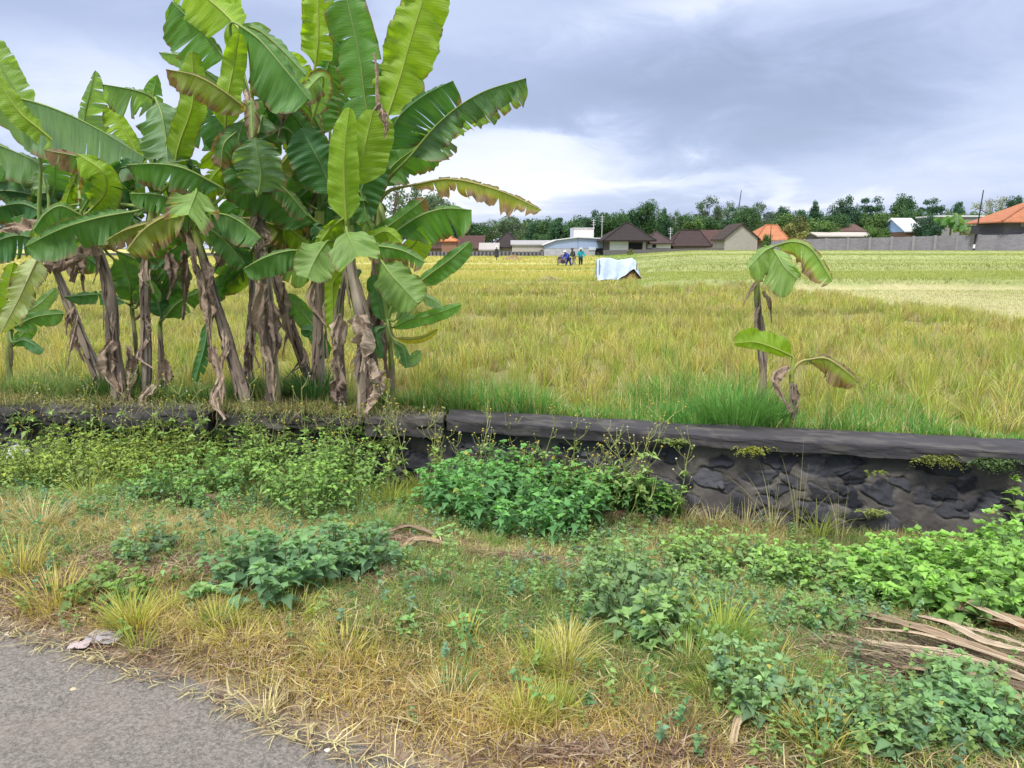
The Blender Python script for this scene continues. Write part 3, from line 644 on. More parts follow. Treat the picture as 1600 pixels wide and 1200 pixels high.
# right clump
a[10].leaf([(500, 230, -.1), (470, 195, -.15), (445, 162, -.2), (420, 130, -.2)], 30, 30, 10, 12, 'd', tears=1, dry=.01)
a[10].leaf([(520, 302, -.4), (505, 265, -.45), (492, 240, -.5), (470, 200, -.5)], 34, 30, 10, 12, 'd', tears=0, dry=.01)
a[10].leaf([(508, 300, .1), (510, 330, .05), (512, 375, 0)], 18, 30, 10, 10, 'd', tears=1, stalk=False, fan=.1)
a[10].leaf([(492, 105, .1), (497, 60, .1), (497, 10, .1), (496, -60, .1)], 25, 22, 10, 10, 'y', tears=.01, dry=.01, ripple=2.2, fan=.05)
a[10].leaf([(505, 210, .0), (500, 165, 0), (505, 130, 0), (515, 95, 0)], 26, 28, 10, 10, 'g', tears=4, dry=.08)
a[10].leaf([(500, 200, -.2), (478, 165, -.3), (455, 150, -.3), (415, 165, -.3)], 12, 16, 20, 20, 'p', tears=6, dry=.3, ragged=.2)
a[10].leaf([(490, 180, -.3), (505, 135, -.35), (500, 120, -.4), (468, 155, -.5)], 18, 14, 10, 20, 'p', tears=5, dry=.2)
a[10].leaf([(500, 160, .3), (480, 130, .3), (462, 100, .3), (450, 80, .3)], 22, 22, 10, 10, 'y', tears=2)
a[10].leaf([(505, 180, .4), (535, 130, .4), (540, 90, .4), (520, 60, .4)], 28, 28, 10, 10, 'd', tears=3)
a[10].leaf([(500, 330, 0), (478, 315, 0), (460, 285, 0), (448, 255, 0)], 22, 22, 10, 10, 'g', tears=3, dry=.05)
a[11].leaf([(510, 378, -.2), (500, 392, -.4), (490, 410, -.5), (480, 434, -.6)], 32, 30, 10, 10, 'p', tears=0, dry=.01, fan=.1, droop=.12)
a[11].leaf([(480, 392, -.1), (450, 392, -.2), (415, 402, -.25), (380, 420, -.3)], 28, 6, 8, 50, 'g', tears=1, dry=.02, droop=.1)
a[11].leaf([(545, 420, .2), (522, 440, .3), (520, 470, .3), (522, 520, .3)], 10, 14, 10, 10, 'y', tears=0)
a[12].leaf([(541, 345, -.4), (538, 285, -.45), (539, 225, -.5), (546, 168, -.5)], 28, 24, 15, 25, 'y', tears=0, dry=0, droop=0, fan=.35, curl=.15, ripple=.6)
a[12].leaf([(556, 290, -.3), (566, 245, -.35), (573, 215, -.35), (583, 172, -.35)], 20, 38, 15, 12, 'y', tears=0, dry=0, droop=.0, ripple=.6)
a[12].leaf([(553, 345, 0), (562, 305, 0), (575, 270, 0), (590, 235, 0)], 22, 30, 10, 10, 'd', tears=0)
a[12].leaf([(542, 362, -.5), (545, 370, -.7), (551, 382, -.8), (558, 400, -.9)], 34, 34, 10, 10, 'p', tears=0, dry=.01, droop=.2, skew=.55)
a[12].leaf([(562, 385, -.3), (595, 385, -.4), (630, 392, -.45), (664, 410, -.5)], 12, 17, 20, 15, 'g', tears=3, dry=.2, yel=.1)
a[12].leaf([(560, 380, -.1), (585, 368, -.1), (605, 362, -.1), (628, 380, -.1)], 14, 30, 20, 10, 'y', tears=2, dry=.02)
a[12].leaf([(538, 360, .1), (520, 380, .1), (510, 370, .1), (490, 350, .1)], 16, 22, 10, 10, 'd', tears=2)
a[13].leaf([(590, 250, -.1), (572, 165, -.1), (560, 80, -.15), (528, -60, -.2)], 36, 32, 12, 10, 'g', tears=3, dry=.03, ripple=1.3)
a[13].leaf([(606, 180, -.15), (624, 125, -.15), (647, 45, -.15), (680, -60, -.15)], 37, 38, 12, 12, 'y', tears=0, dry=.01, ripple=2.2)
a[13].leaf([(604, 235, -.3), (622, 185, -.4), (662, 150, -.45), (708, 126, -.5)], 8, 56, 50, 10, 'd', tears=6, dry=.06, ragged=.12, droop=.1)
a[13].leaf([(640, 245, -.3), (690, 188, -.4), (750, 146, -.5), (822, 122, -.6)], 44, 30, 152, 8, 'b', tears=14, dry=.06, droop=.12, ragged=.12, ripple=1.4)
a[13].leaf([(596, 285, -.1), (615, 258, -.1), (650, 232, -.15), (700, 205, -.2)], 32, 32, 10, 10, 'g', tears=5, dry=.06, ragged=.15)
a[13].leaf([(592, 290, .1), (600, 255, .1), (615, 215, .1), (640, 180, .1)], 26, 36, 10, 10, 'd', tears=2)
a[13].leaf([(588, 300, .1), (578, 255, .1), (570, 215, .1), (560, 180, .1)], 28, 28, 10, 10, 'd', tears=2)
a[13].leaf([(640, 290, -.15), (705, 280, -.3), (780, 298, -.4), (846, 328, -.5)], 8, 34, 50, 5, 'o', tears=34, dry=.34, yel=.55, ragged=.6, droop=.05, ripple=.7)
a[13].leaf([(575, 375, -.2), (615, 348, -.25), (645, 325, -.3), (664, 310, -.3)], 14, 22, 20, 12, 'g', tears=1, dry=.04, tipdry=.1)
a[13].leaf([(618, 362, -.3), (655, 338, -.35), (695, 326, -.4), (737, 328, -.45)], 7, 40, 50, 14, 'g', tears=3, dry=.04, droop=.12, ripple=1.6)
a[13].leaf([(600, 330, .1), (575, 350, .1), (560, 342, .1), (548, 330, .1)], 20, 26, 10, 10, 'd', tears=2)
a[13].leaf([(632, 402, -.1), (640, 390, -.1), (650, 378, -.1), (660, 350, -.1)], 16, 22, 10, 10, 'y', tears=0)
a[14].leaf([(596, 408, -.4), (612, 430, -.5), (630, 450, -.55), (652, 474, -.6)], 30, 28, 10, 10, 'p', tears=0, dry=.01, droop=.1)
a[14].leaf([(652, 444, -.1), (678, 424, -.15), (705, 404, -.2), (735, 378, -.2)], 10, 18, 25, 10, 'g', tears=0, dry=0, droop=.08)
a[14].leaf([(618, 500, -.1), (650, 462, -.15), (672, 466, -.2), (690, 478, -.25)], 6, 11, 20, 15, 'b', tears=0)
a[14].leaf([(614, 512, 0), (640, 500, -.05), (675, 492, -.1), (720, 476, -.15)], 11, 11, 15, 15, 'g', tears=0)
a[14].leaf([(620, 528, 0), (645, 530, 0), (665, 525, -.05), (684, 514, -.1)], 5, 6, 20, 20, 'o', tears=0, yel=.6)
a[14].leaf([(600, 500, .1), (592, 470, .1), (582, 430, .1)], 14, 16, 12, 12, 'd', tears=0)
a[14].leaf([(610, 490, .1), (616, 455, .1), (618, 415, .1)], 14, 18, 12, 12, 'g', tears=0)
a[14].leaf([(602, 510, -.1), (588, 520, -.15), (596, 560, -.2)], 8, 8, 12, 12, 'd', tears=0)
a[14].leaf([(614, 530, -.2), (638, 560, -.25), (658, 548, -.3)], 10, 10, 12, 12, 'b', tears=3)
a[14].leaf([(616, 535, -.2), (630, 545, -.3), (636, 575, -.35)], 7, 7, 12, 12, 'g', tears=1)
a[10].leaf([(498, 520, .2), (480, 498, .2), (466, 482, .2), (447, 460, .2)], 16, 17, 12, 12, 'g', tears=0, stalk=False)
a[10].leaf([(512, 560, .1), (490, 520, .1), (470, 515, .1)], 12, 14, 12, 12, 'd', tears=0, stalk=False)
# far-left sucker
a[0].leaf([(22, 505, 0), (42, 488, -.05), (62, 475, -.1), (88, 450, -.1)], 9, 12, 20, 12, 'b', tears=0)
a[0].leaf([(20, 512, -.1), (50, 497, -.15), (72, 492, -.2), (100, 490, -.2)], 11, 14, 20, 12, 'g', tears=1)
a[0].leaf([(14, 505, .1), (12, 475, .1), (14, 445, .1), (22, 410, .1)], 18, 20, 12, 12, 'y', tears=1)
a[0].leaf([(10, 510, .2), (-5, 470, .2), (-25, 450, .2)], 18, 14, 12, 12, 'd', tears=1)
a[0].leaf([(22, 535, -.1), (40, 532, -.1), (68, 548, -.15)], 6, 10, 20, 12, 'd', tears=0)
a[0].leaf([(22, 540, .1), (38, 520, .1), (52, 505, .1)], 12, 12, 20, 12, 'g', tears=0)
# hanging dead leaves
DEAD = [(1, [(75, 388, -.05), (95, 405, -.1), (120, 428, -.1)], 40, 1), (1, [(105, 385, 0), (125, 410, -.05), (132, 460, -.05)], 22, 1), (1, [(122, 500, 0), (116, 530, 0), (132, 566, 0)], 16, 0),
 (2, [(150, 380, -.1), (125, 395, -.15), (112, 440, -.15)], 30, 1), (2, [(178, 530, -.1), (165, 560, -.1), (186, 610, -.1)], 26, 0), (2, [(200, 540, -.1), (205, 580, -.1), (200, 625, -.1)], 18, 0),
 (1, [(60, 345, -.2), (20, 352, -.25), (-10, 365, -.25)], 24, 0), (3, [(262, 395, -.1), (270, 430, -.15), (262, 468, -.15)], 18, 1), (3, [(285, 390, 0), (290, 430, 0), (286, 500, 0)], 16, 1),
 (5, [(255, 560, -.1), (262, 590, -.12), (256, 622, -.12)], 18, 0), (5, [(240, 600, -.3), (222, 625, -.4), (242, 672, -.55)], 12, 2), (6, [(312, 425, -.1), (325, 480, -.15), (330, 545, -.15)], 18, 0),
 (6, [(330, 540, -.15), (345, 590, -.2), (348, 650, -.35)], 16, 0), (6, [(345, 590, -.2), (335, 625, -.3), (352, 655, -.4)], 14, 2), (6, [(290, 350, -.05), (300, 390, -.1), (318, 470, -.1)], 20, 1),
 (7, [(393, 520, -.05), (386, 560, -.1), (392, 600, -.1)], 16, 1), (8, [(408, 440, -.1), (404, 500, -.15), (412, 560, -.15)], 20, 0), (8, [(422, 470, -.1), (432, 530, -.12), (424, 590, -.12)], 20, 1),
 (8, [(412, 540, -.15), (424, 570, -.18), (430, 625, -.18)], 16, 0), (8, [(384, 140, -.3), (388, 155, -.35), (382, 180, -.4)], 10, 0), (8, [(430, 150, 0), (440, 180, -.05), (436, 215, -.05)], 16, 1),
 (10, [(494, 300, 0), (484, 330, 0), (480, 372, 0)], 10, 1), (10, [(512, 450, -.05), (508, 500, -.05), (512, 560, -.05)], 10, 0), (11, [(536, 500, -.05), (528, 560, -.1), (540, 600, -.1)], 22, 2),
 (11, [(530, 590, -.1), (524, 615, -.12), (534, 640, -.12)], 24, 1), (12, [(560, 490, -.12), (570, 530, -.18), (566, 580, -.18)], 34, 2), (12, [(578, 560, -.15), (592, 590, -.2), (600, 608, -.2)], 26, 2),
 (12, [(586, 600, -.15), (582, 622, -.2), (570, 645, -.25)], 20, 2), (13, [(590, 490, -.05), (598, 530, -.08), (606, 590, -.08)], 20, 1), (13, [(620, 300, -.1), (618, 320, -.1), (614, 350, -.1)], 5, 1),
 (13, [(585, 82, -.6), (590, 130, -.6), (588, 200, -.6)], 7, 0), (13, [(594, 160, -.6), (584, 185, -.62), (590, 215, -.62)], 12, 0), (12, [(596, 170, -.4), (604, 195, -.4), (600, 215, -.4)], 12, 0),
 (9, [(440, 440, -.05), (448, 500, -.08), (470, 570, -.08)], 16, 0), (9, [(430, 370, 0), (420, 410, 0), (415, 450, 0)], 18, 1), (4, [(205, 470, 0), (230, 480, 0), (210, 500, 0)], 12, 1),
 (6, [(335, 370, 0), (345, 400, 0), (330, 430, 0)], 18, 1)]
for k, pts, w, tn in DEAD: a[k].dead(pts, w, tn)
# the darker older leaves that close the clump from behind, and more rags on the stems
rf = random.Random(3)
for pid, cx, cy, nn in ((1, 80, 370, 5), (2, 138, 340, 8), (3, 238, 300, 10), (6, 306, 350, 9), (7, 402, 370, 9), (8, 400, 270, 12), (9, 428, 350, 8), (10, 498, 300, 10), (12, 545, 350, 4), (13, 592, 300, 5), (3, 228, 400, 4), (2, 160, 400, 4), (7, 395, 410, 5), (10, 498, 390, 3)):
    for q in range(nn):
        th = rf.uniform(-.3, 3.45) if q % 3 else rf.choice((-.6, -.3, 3.4, 3.7)); l = rf.uniform(45, 100); s_ = 1 if math.cos(th) > 0 else -1
        x1, y1 = cx+math.cos(th)*l*.22, cy-math.sin(th)*l*.5-22; x2, y2 = cx+math.cos(th)*l*.6, cy-math.sin(th)*l*.85-18; x3, y3 = cx+math.cos(th)*l, cy-math.sin(th)*l*.75+rf.uniform(0, 30)
        if pid in (12, 13) and x3 > 610: continue
        d0 = rf.uniform(-.25, .5); up = s_ > 0
        wA, wB = rf.uniform(7, 14), rf.uniform(15, 27)
        a[pid].leaf([(x1, y1, d0), (x2, y2, d0+.05), (x3, y3, d0+.05)], wA if up else wB, wB if up else wA, 30, 12, rf.choice('ggbdpy'), tears=rf.choice((2, 5, 9)), dry=rf.uniform(.03, .14), ragged=.1, droop=.22)
for pid in (1, 2, 3, 6, 7, 8, 9, 10, 11, 12, 13):
    pl = a[pid]
    for q in range(4):
        i = rf.randrange(8, 36); c_ = pl.c[i]; b_ = ray(0, 0)
        Yv = c_[1]; kx = FPX/(Yv*CP-(c_[2]-CAMZ)*SP)     # back to pixels to reuse the same builder
        px_ = 800+c_[0]*kx; py_ = 600-((c_[2]-CAMZ)*CP+Yv*SP)*kx
        ln = rf.uniform(35, 85); pl.dead([(px_+rf.uniform(-4, 4), py_-8, -.04-(pl.Y-Yv)), (px_+rf.uniform(-14, 14), py_+ln*.5, -.09-(pl.Y-Yv)), (px_+rf.uniform(-16, 16), min(py_+ln, 640), -.1-(pl.Y-Yv))], rf.uniform(5, 13), rf.choice((0, 1, 2, 2)), seed=rf.randrange(9999))
# young banana plant alone by the wall at the right
b1 = Plant(1192, 590, 7.2, [(1190, 540, 0), (1184, 480, 0), (1183, 438, 0)], 17, 12, 'young banana plant on its own near the right, rotting stem with two drooping leaves', 0, group='lone banana plants behind the coping at the right')
b1.leaf([(1206, 386, -.1), (1215, 400, -.25), (1228, 420, -.35), (1246, 436, -.4)], 20, 28, 20, 5, 'p', tears=1, dry=.01, droop=.35, fan=.05, skew=.6)
b1.leaf([(1207, 386, -.15), (1195, 392, -.25), (1185, 402, -.3), (1170, 418, -.35)], 26, 12, 15, 30, 'p', tears=1, dry=.02, droop=.25)
b1.leaf([(1212, 384, .1), (1240, 378, 0), (1268, 390, -.1), (1300, 440, -.15)], 8, 27, 40, 10, 'p', tears=3, dry=.2, yel=.3, droop=.1)
b1.dead([(1180, 440, -.03), (1170, 458, -.04), (1160, 478, -.04)], 6, 0); b1.dead([(1192, 455, -.03), (1202, 470, -.04), (1206, 505, -.04)], 8, 0)
b1.dead([(1186, 470, -.03), (1181, 500, -.05), (1186, 540, -.05)], 9, 2)
b2 = Plant(1238, 655, 6.42, [(1238, 625, 0), (1236, 585, 0)], 13, 8, 'half dead banana sucker with one light green and one scorched leaf behind the coping', 0, group='lone banana plants behind the coping at the right')
b2.leaf([(1236, 556, 0), (1212, 545, -.05), (1180, 535, -.1), (1148, 536, -.15)], 10, 24, 20, 10, 'y', tears=0, dry=.01, droop=.1)
b2.leaf([(1262, 562, 0), (1290, 560, -.05), (1315, 575, -.1), (1342, 597, -.15)], 8, 28, 30, 12, 'o', tears=3, dry=.42, yel=.4, droop=.05)
b2.dead([(1232, 572, -.03), (1212, 590, -.06), (1232, 640, -.08)], 20, 0); b2.dead([(1240, 600, -.03), (1244, 625, -.04), (1238, 655, -.04)], 12, 1)
# ---------------------------------------------------------------- grass, rice, weeds
def blades(p, h, w, az, lean, col, segs=3, tipc=None, droop=.35, rng=RNG):
    """N curved tapering blades as arrays -> (V, [quads, tris], C)"""
    N = len(p); k = np.linspace(0, 1, segs+1); h = np.broadcast_to(h, N); w = np.broadcast_to(w, N); lean = np.broadcast_to(lean, N)
    d = np.stack([np.cos(az), np.sin(az), 0*az], -1)
    fa = az+np.pi/2+rng.normal(0, .7, N); sdv = np.stack([np.cos(fa), np.sin(fa), 0*fa], -1)
    t = k[None, :, None]
    c = p[:, None]+d[:, None]*(h*lean)[:, None, None]*t**1.7
    c[..., 2] += (h[:, None]*(k[None]-droop*lean[:, None]*k[None]**2.4))
    ww = (w[:, None]*(1-k[None]**1.8)*.5)[..., None]
    Lf = c[:, :-1]-sdv[:, None]*ww[:, :-1]; Rt = c[:, :-1]+sdv[:, None]*ww[:, :-1]
    V = np.concatenate([np.stack([Lf, Rt], 2).reshape(N, segs*2, 3), c[:, -1:]], 1)
    nv = segs*2+1; o = (np.arange(N)*nv)[:, None]
    Q = [o+np.array([[2*i, 2*i+1, 2*i+3, 2*i+2]]) for i in range(segs-1)]
    T = o+np.array([[2*segs-2, 2*segs-1, 2*segs]])
    C = np.repeat(col[:, None], nv, 1).copy()
    if tipc is not None: C[:, -3:] = lerp(C[:, -3:], tipc[:, None], .6)
    return V.reshape(-1, 3), [q for q in Q]+[T], C.reshape(-1, 3)
def stuff(name, parts, mt, label, cat):
    V, F, C, n = [], [], [], 0
    for v, fs, c in parts:
        V.append(v); C.append(c)
        for f in fs: F.append(f+n)
        n += len(v)
    q = [f for f in F if f.shape[1] == 4]; t = [f for f in F if f.shape[1] == 3]
    pl = ([np.concatenate(q)] if q else [])+([np.concatenate(t)] if t else [])
    o = link(name, meshnp(name, np.concatenate(V), pl, np.concatenate(C)), mt); tag(o, label, cat, kind='stuff'); return o
def pick(c, f): return c[np.minimum((f*len(c)).astype(int), len(c)-1)]
GOLD, YG, GRN, STRAW, BRN, BGR, BLG = [np.array(c) for c in ((.50, .45, .13), (.34, .41, .08), (.14, .27, .06), (.56, .50, .27), (.27, .20, .11), (.11, .31, .07), (.13, .25, .11))]
def inview(x, y, m=1.2): return np.abs(x) < .70*y+m
parts = []
# near rice: hills of stalks, up to 21 m
def hills(y0, y1, dens, nb, hh, ww, segs, tuft=.05):
    A = int((y1-y0)*(1.4*(y1+y0)/2+2.4)*dens)
    y = np.sqrt(RNG.uniform(y0**2, y1**2, A)); x = RNG.uniform(-1, 1, A)*(.70*y+1.2)
    tt, z = plot_info(x, y); k = (tt == 0) & (y > wall_y(x)+.9+.5*fbm(x*1.5, x*0, 4))
    x, y, z = x[k], y[k], z[k]
    gap = fbm(x*.9, y*.9, 21); k = (gap > .30) & ~((np.abs(y-18.2-.35*np.sin(x*.8)-.04*x) < .55) & (x < 10)) & ~((np.abs(y-26.5-.4*np.sin(x*.5)) < .35) & (x < 6)); x, y, z = x[k], y[k], z[k]
    n = len(x); ix = np.repeat(np.arange(n), nb)
    a = RNG.uniform(0, 2*np.pi, n*nb); r = RNG.random(n*nb)**.5*tuft
    px = x[ix]+np.cos(a)*r; py = y[ix]+np.sin(a)*r; pz = z[ix]-.01
    pn = fbm(x*.35, y*.35, 31); pn2 = fbm(x*1.3, y*1.3, 35)
    hg = (hh*(.55+.75*RNG.random(n))*(.75+.6*pn))[ix]*(.55+.6*RNG.random(n*nb))
    s = RNG.random(n*nb)
    g = np.clip(.42+1.9*(pn-.5)+1.1*(pn2-.5)+.7*sst(y, 9.5, 7.2)*.5, .04, .8)[ix]
    c = np.where((s < g*.55)[:, None], YG, np.where((s < g*.8)[:, None], GRN, np.where((s < g*.8+.30)[:, None], GOLD, np.where((s < g*.8+.52)[:, None], STRAW, lerp(GOLD, YG, .5)))))
    hc = RNG.random(n)[:, None]; hcol = np.where(hc < .38, YG*1.15, np.where(hc < .47, GRN*1.2, np.where(hc < .74, GOLD*1.08, np.where(hc < .9, STRAW, BRN*1.3)))); c = lerp(c, hcol[ix], .6)
    bd = np.exp(-((y-18.2-.35*np.sin(x*.8)-.04*x-.9)/.55)**2)*(x < 10)+np.exp(-((y-26.5-.4*np.sin(x*.5)-.7)/.5)**2)*(x < 6)+np.exp(-((y-13.2-.3*np.sin(x*1.1))/.35)**2)*.5*(fbm(x*.4, x*0, 2) > .45); c = lerp(c, np.array([.15, .19, .06]), (bd*.65)[ix][:, None])
    c = np.where((RNG.random(n*nb) < .09+.14*sst(pn2[ix], .55, .7))[:, None], BRN, c)
    c = c*(.72+.55*RNG.random((n*nb, 1)))*(.85+.3*pn2[ix][:, None])
    lean = np.abs(RNG.normal(.3, .26, n*nb))+.3*sst(pn2[ix], .5, .7)
    return blades(np.stack([px, py, pz], -1), hg, ww, a+RNG.normal(0, .6, n*nb), lean, c, segs)
parts.append(hills(6.2, 13, 17, 34, .34, .009, 3, .07))
parts.append(hills(13, 22, 16, 26, .30, .013, 2, .09))
parts.append(hills(22, 35.0, 11, 16, .27, .020, 2, .12))
# taller stray clumps along the near edge
def clump(x, y, n, h, w, col, spread=.06, lean=.4, segs=4, z=None):
    zz = float(ground_z(x, y)) if z is None else z
    a = RNG.uniform(0, 2*np.pi, n); r = RNG.random(n)**.5*spread
    c = np.array(col)*(.65+.7*RNG.random((n, 1)))
    return blades(np.stack([x+np.cos(a)*r, y+np.sin(a)*r, np.full(n, zz-.01)], -1), h*(.55+.55*RNG.random(n)), w, a, np.abs(RNG.normal(lean, .25, n)), c, segs)
for i in range(110):
    y = RNG.uniform(7.2, 13); x = RNG.uniform(-.65, .75)*y
    if y > wall_y(x)+1.1: parts.append(clump(x, y, 24, RNG.uniform(.35, .58), .012, [YG, GRN, lerp(YG, GRN, .5), GOLD][i % 4], .05, .3))
stuff('rice', parts, M['grass'], 'ripening rice stubble, gold and green, filling the near paddy behind the wall', 'rice')
# far plots
parts = []
def farp(N, y0, y1, fn, hh, w):
    y = np.sqrt(RNG.uniform(y0**2, y1**2, N)); x = RNG.uniform(-1, 1, N)*(.72*y+3); tt, z = plot_info(x, y)
    keep, col, hs = fn(x, y, tt); x, y, z, col, hs = x[keep], y[keep], z[keep], col[keep], hs[keep]; n = len(x)
    return blades(np.stack([x, y, z-.02], -1), hh*hs*(.6+.6*RNG.random(n)), w*(y/50), RNG.uniform(0, 6.28, n), np.abs(RNG.normal(.5, .3, n)), col*(.82+.36*RNG.random((n, 1))), 1)
def f_gold(x, y, tt):
    bund = np.abs((y+.6*np.sin(x*.2)) % 15.3-5) < .45
    k = (tt == 0) & ~bund; pn = fbm(x*.15, y*.15, 3)[:, None]; s = RNG.random((len(x), 1))
    c = np.where(s < .5, GOLD*1.15, np.where(s < .75, STRAW*1.05, lerp(YG, GOLD, .3))); c = lerp(c, YG, sst(pn, .5, .75)*.6)*.92
    near = np.abs((y+.6*np.sin(x*.2)) % 15.3-5) < 1.1; c = np.where(near[:, None], lerp(GRN, GOLD, .45), c)
    return k, c, np.ones(len(x))
parts.append(farp(170000, 34.5, 62, f_gold, .26, .045)); parts.append(farp(90000, 62, 118, f_gold, .24, .06))
def f_right(x, y, tt):
    k = (tt >= 1); pn = fbm(x*.10, y*.10, 6)[:, None]; p2 = fbm(x*.5, y*.5, 8)[:, None]; s = RNG.random((len(x), 1))
    g = np.where(s < .5, lerp(GRN, YG, .45), np.where(s < .8, YG*1.05, lerp(STRAW, YG, .4))); g = lerp(g, np.array([.12, .26, .07]), sst(pn, .45, .65)*.7)
    pale = np.where(s < .55, STRAW, np.where(s < .85, lerp(YG, STRAW, .5), BRN)); pale = lerp(pale*.85, lerp(YG, GRN, .3), .32+sst(p2, .5, .7)*.5)
    c = np.where((tt == 1)[:, None], pale, lerp(g, pale, np.where(tt == 3, .38, 0)[:, None]))
    wv = .8*np.sin(x*.35)+.5*np.sin(x*.9+1); edge = ((np.abs(y-31.5+wv*.4) < .45) | (np.abs(y-43.6) < .4) | (np.abs(y-61) < .5)) & (RNG.random(len(x)) < .7)
    c = np.where((edge & (tt > 1))[:, None], lerp(c, lerp(BRN, GRN, .6), .6), c)
    hs = np.where(tt == 1, .2, np.where(tt == 2, .42, .30))*(1+.5*(edge & (tt > 1)))
    return k, c, hs
parts.append(farp(200000, 16.5, 45, f_right, .40, .045)); parts.append(farp(110000, 45, 112, f_right, .40, .05))
stuff('field_grass', parts, M['grass'], 'distant golden and green paddy plots and terraces reaching to the village', 'grass')

# grass strip behind the coping
parts = []
N = 60000
x = RNG.uniform(-6, 5.6, N); dy = RNG.random(N)**1.3*1.7; y = wall_y(x)+.42+dy
pn = fbm(x*1.4, y*1.4, 51); k = RNG.random(N) < np.clip(1.15-dy*.45+1.6*(pn-.5), .05, 1); x, y, pn, dy = x[k], y[k], pn[k], dy[k]
n = len(x); s = RNG.random((n, 1)); left = sst(-x, .6, 2.5)[:, None]
c = np.where(s < .62, BGR, np.where(s < .85, YG*.85, STRAW)); c = lerp(c, lerp(GRN, STRAW, .25), left*.6)*(.65+.7*RNG.random((n, 1)))
hg = (.09+.30*sst(pn, .3, .75))*(.5+.9*RNG.random(n))*(1+.5*sst(np.abs(x-2.1), .8, .2))
parts.append(blades(np.stack([x, y, ground_z(x, y)-.01], -1), hg, .007, RNG.uniform(0, 6.28, n), np.abs(RNG.normal(.4, .3, n)), c, 3))
stuff('grass_strip', parts, M['grass'], 'fresh green grass growing along the back of the coping', 'grass')
def tuft(label, spots, n, h, w, col, spread, lean, group, name='grass_tuft'):
    for (px, py, dy) in spots:
        xx = P(px, py, 1)[0]; y = 6.5
        for _ in range(6): y = float(wall_y(xx*y))+dy
        x = xx*y; v, f, c = clump(x, y, n, h, w, col, spread, lean, 5)
        stuff_ = link(name, meshnp(name, v-np.array([x, y, float(ground_z(x, y))]), [np.concatenate(f[:-1]), f[-1]], c), M['grass'], None, (x, y, float(ground_z(x, y))))
        tag(stuff_, label if isinstance(label, str) else label.pop(0), 'grass tuft', group)
tuft(['tall lush green grass tuft by the foot of the lone young banana plant'], [(1150, 640, .62)], 750, .42, .011, lerp(BGR, GRN, .5), .30, .45, None)
tuft(['green grass tuft between the lone banana stem and the scorched sucker'], [(1200, 640, .66)], 420, .36, .011, lerp(BGR, GRN, .5), .20, .45, None)
tuft(['lower green grass tuft just left of the lone banana grass, behind coping'], [(1085, 640, .6)], 380, .26, .010, BGR, .26, .5, None)
tuft(['dark green grass tuft between peeling and straight grey banana stems'], [(200, 620, .62)], 420, .46, .012, (.07, .16, .04), .13, .4, 'dark grass tufts among the banana stems')
tuft(['arching dark grass tuft in front of the thick light brown stem'], [(490, 620, .58)], 520, .50, .012, (.07, .17, .055), .17, .55, 'dark grass tufts among the banana stems')
tuft(['dark grass tuft at the foot of the left leaning bare stem'], [(395, 620, .66)], 420, .36, .012, (.075, .15, .045), .16, .5, 'dark grass tufts among the banana stems')
tuft(['narrow grass tuft between the stem wrapped in dry leaves and pale grey stem'], [(455, 620, .6)], 380, .34, .011, (.08, .16, .05), .14, .45, 'dark grass tufts among the banana stems')
tuft(['small grass tuft at the right foot of the banana clump'], [(605, 640, .55)], 300, .22, .010, (.09, .22, .06), .14, .5, 'dark grass tufts among the banana stems')

for (px, dy, h) in [(165, .5, .42), (140, .6, .36), (250, .55, .30), (285, .5, .26), (330, .55, .30), (372, .5, .36), (415, .5, .34), (440, .55, .38), (520, .5, .26), (545, .45, .24), (590, .5, .28), (30, .6, .3), (70, .55, .28)]:
    tuft('small grass tuft at the foot of the banana stems', [(px, 625, dy)], 240, h, .009, [(.09, .18, .05), (.13, .20, .06), (.16, .22, .07)][px % 3], .12, .5, 'small grass tufts at the foot of the banana stems')
# grass and straw lying over the weathered part of the coping
n = 9000; x = RNG.uniform(-6.2, -.62, n); k = RNG.random(n) < .15+1.3*sst(fbm(x*2.2, x*0+7, 5), .42, .62)
x = x[k]; n = len(x); y = wall_y(x)+RNG.uniform(-.02, .34, n); s_ = RNG.random((n, 1))
c = np.where(s_ < .45, STRAW*.9, np.where(s_ < .6, BRN, lerp(GRN, YG, .4)*.8))*(.6+.6*RNG.random((n, 1)))
v, f, c_ = blades(np.stack([x, y, np.full(n, .10)], -1), .05+.16*RNG.random(n), .006, RNG.normal(-1.6, .9, n), np.abs(RNG.normal(.8, .5, n)), c, 4, droop=.9)
stuff('coping_grass', [(v, f, c_)], M['grass'], 'grass and dead straw hanging over the weathered left part of the coping', 'grass')
# verge grass
def wp(px, py): g = G(px, py); return g[0], g[1]
parts = []
N = 520000
x = RNG.uniform(-5.6, 4.6, N); u = RNG.random(N); yr = road_y(x); y = yr-.02+u*(wall_y(x)-yr)
k = inview(x, y, .6) & (y > 1.6); x, y, u = x[k], y[k], u[k]
def gm(px, py, sx_, sy_):
    a, b_ = wp(px, py); return np.exp(-((x-a)/sx_)**2-((y-b_)/sy_)**2)
pn = fbm(x*1.6, y*1.6, 81); p2 = fbm(x*5, y*5, 83)
green = np.clip(.50+1.5*(pn-.5)+.35*gm(900, 950, 1.6, .7)+.55*gm(760, 900, 1.2, .5)+.5*gm(1150, 1080, .6, .6)+.8*gm(620, 770, .35, .4)-.5*gm(600, 1080, 1.2, .5)-.7*gm(100, 960, .8, .35)-.35*gm(250, 830, 1.2, .7)+.3*gm(100, 720, 1.5, .5)-.5*gm(1000, 1180, .7, .3), .02, .95)
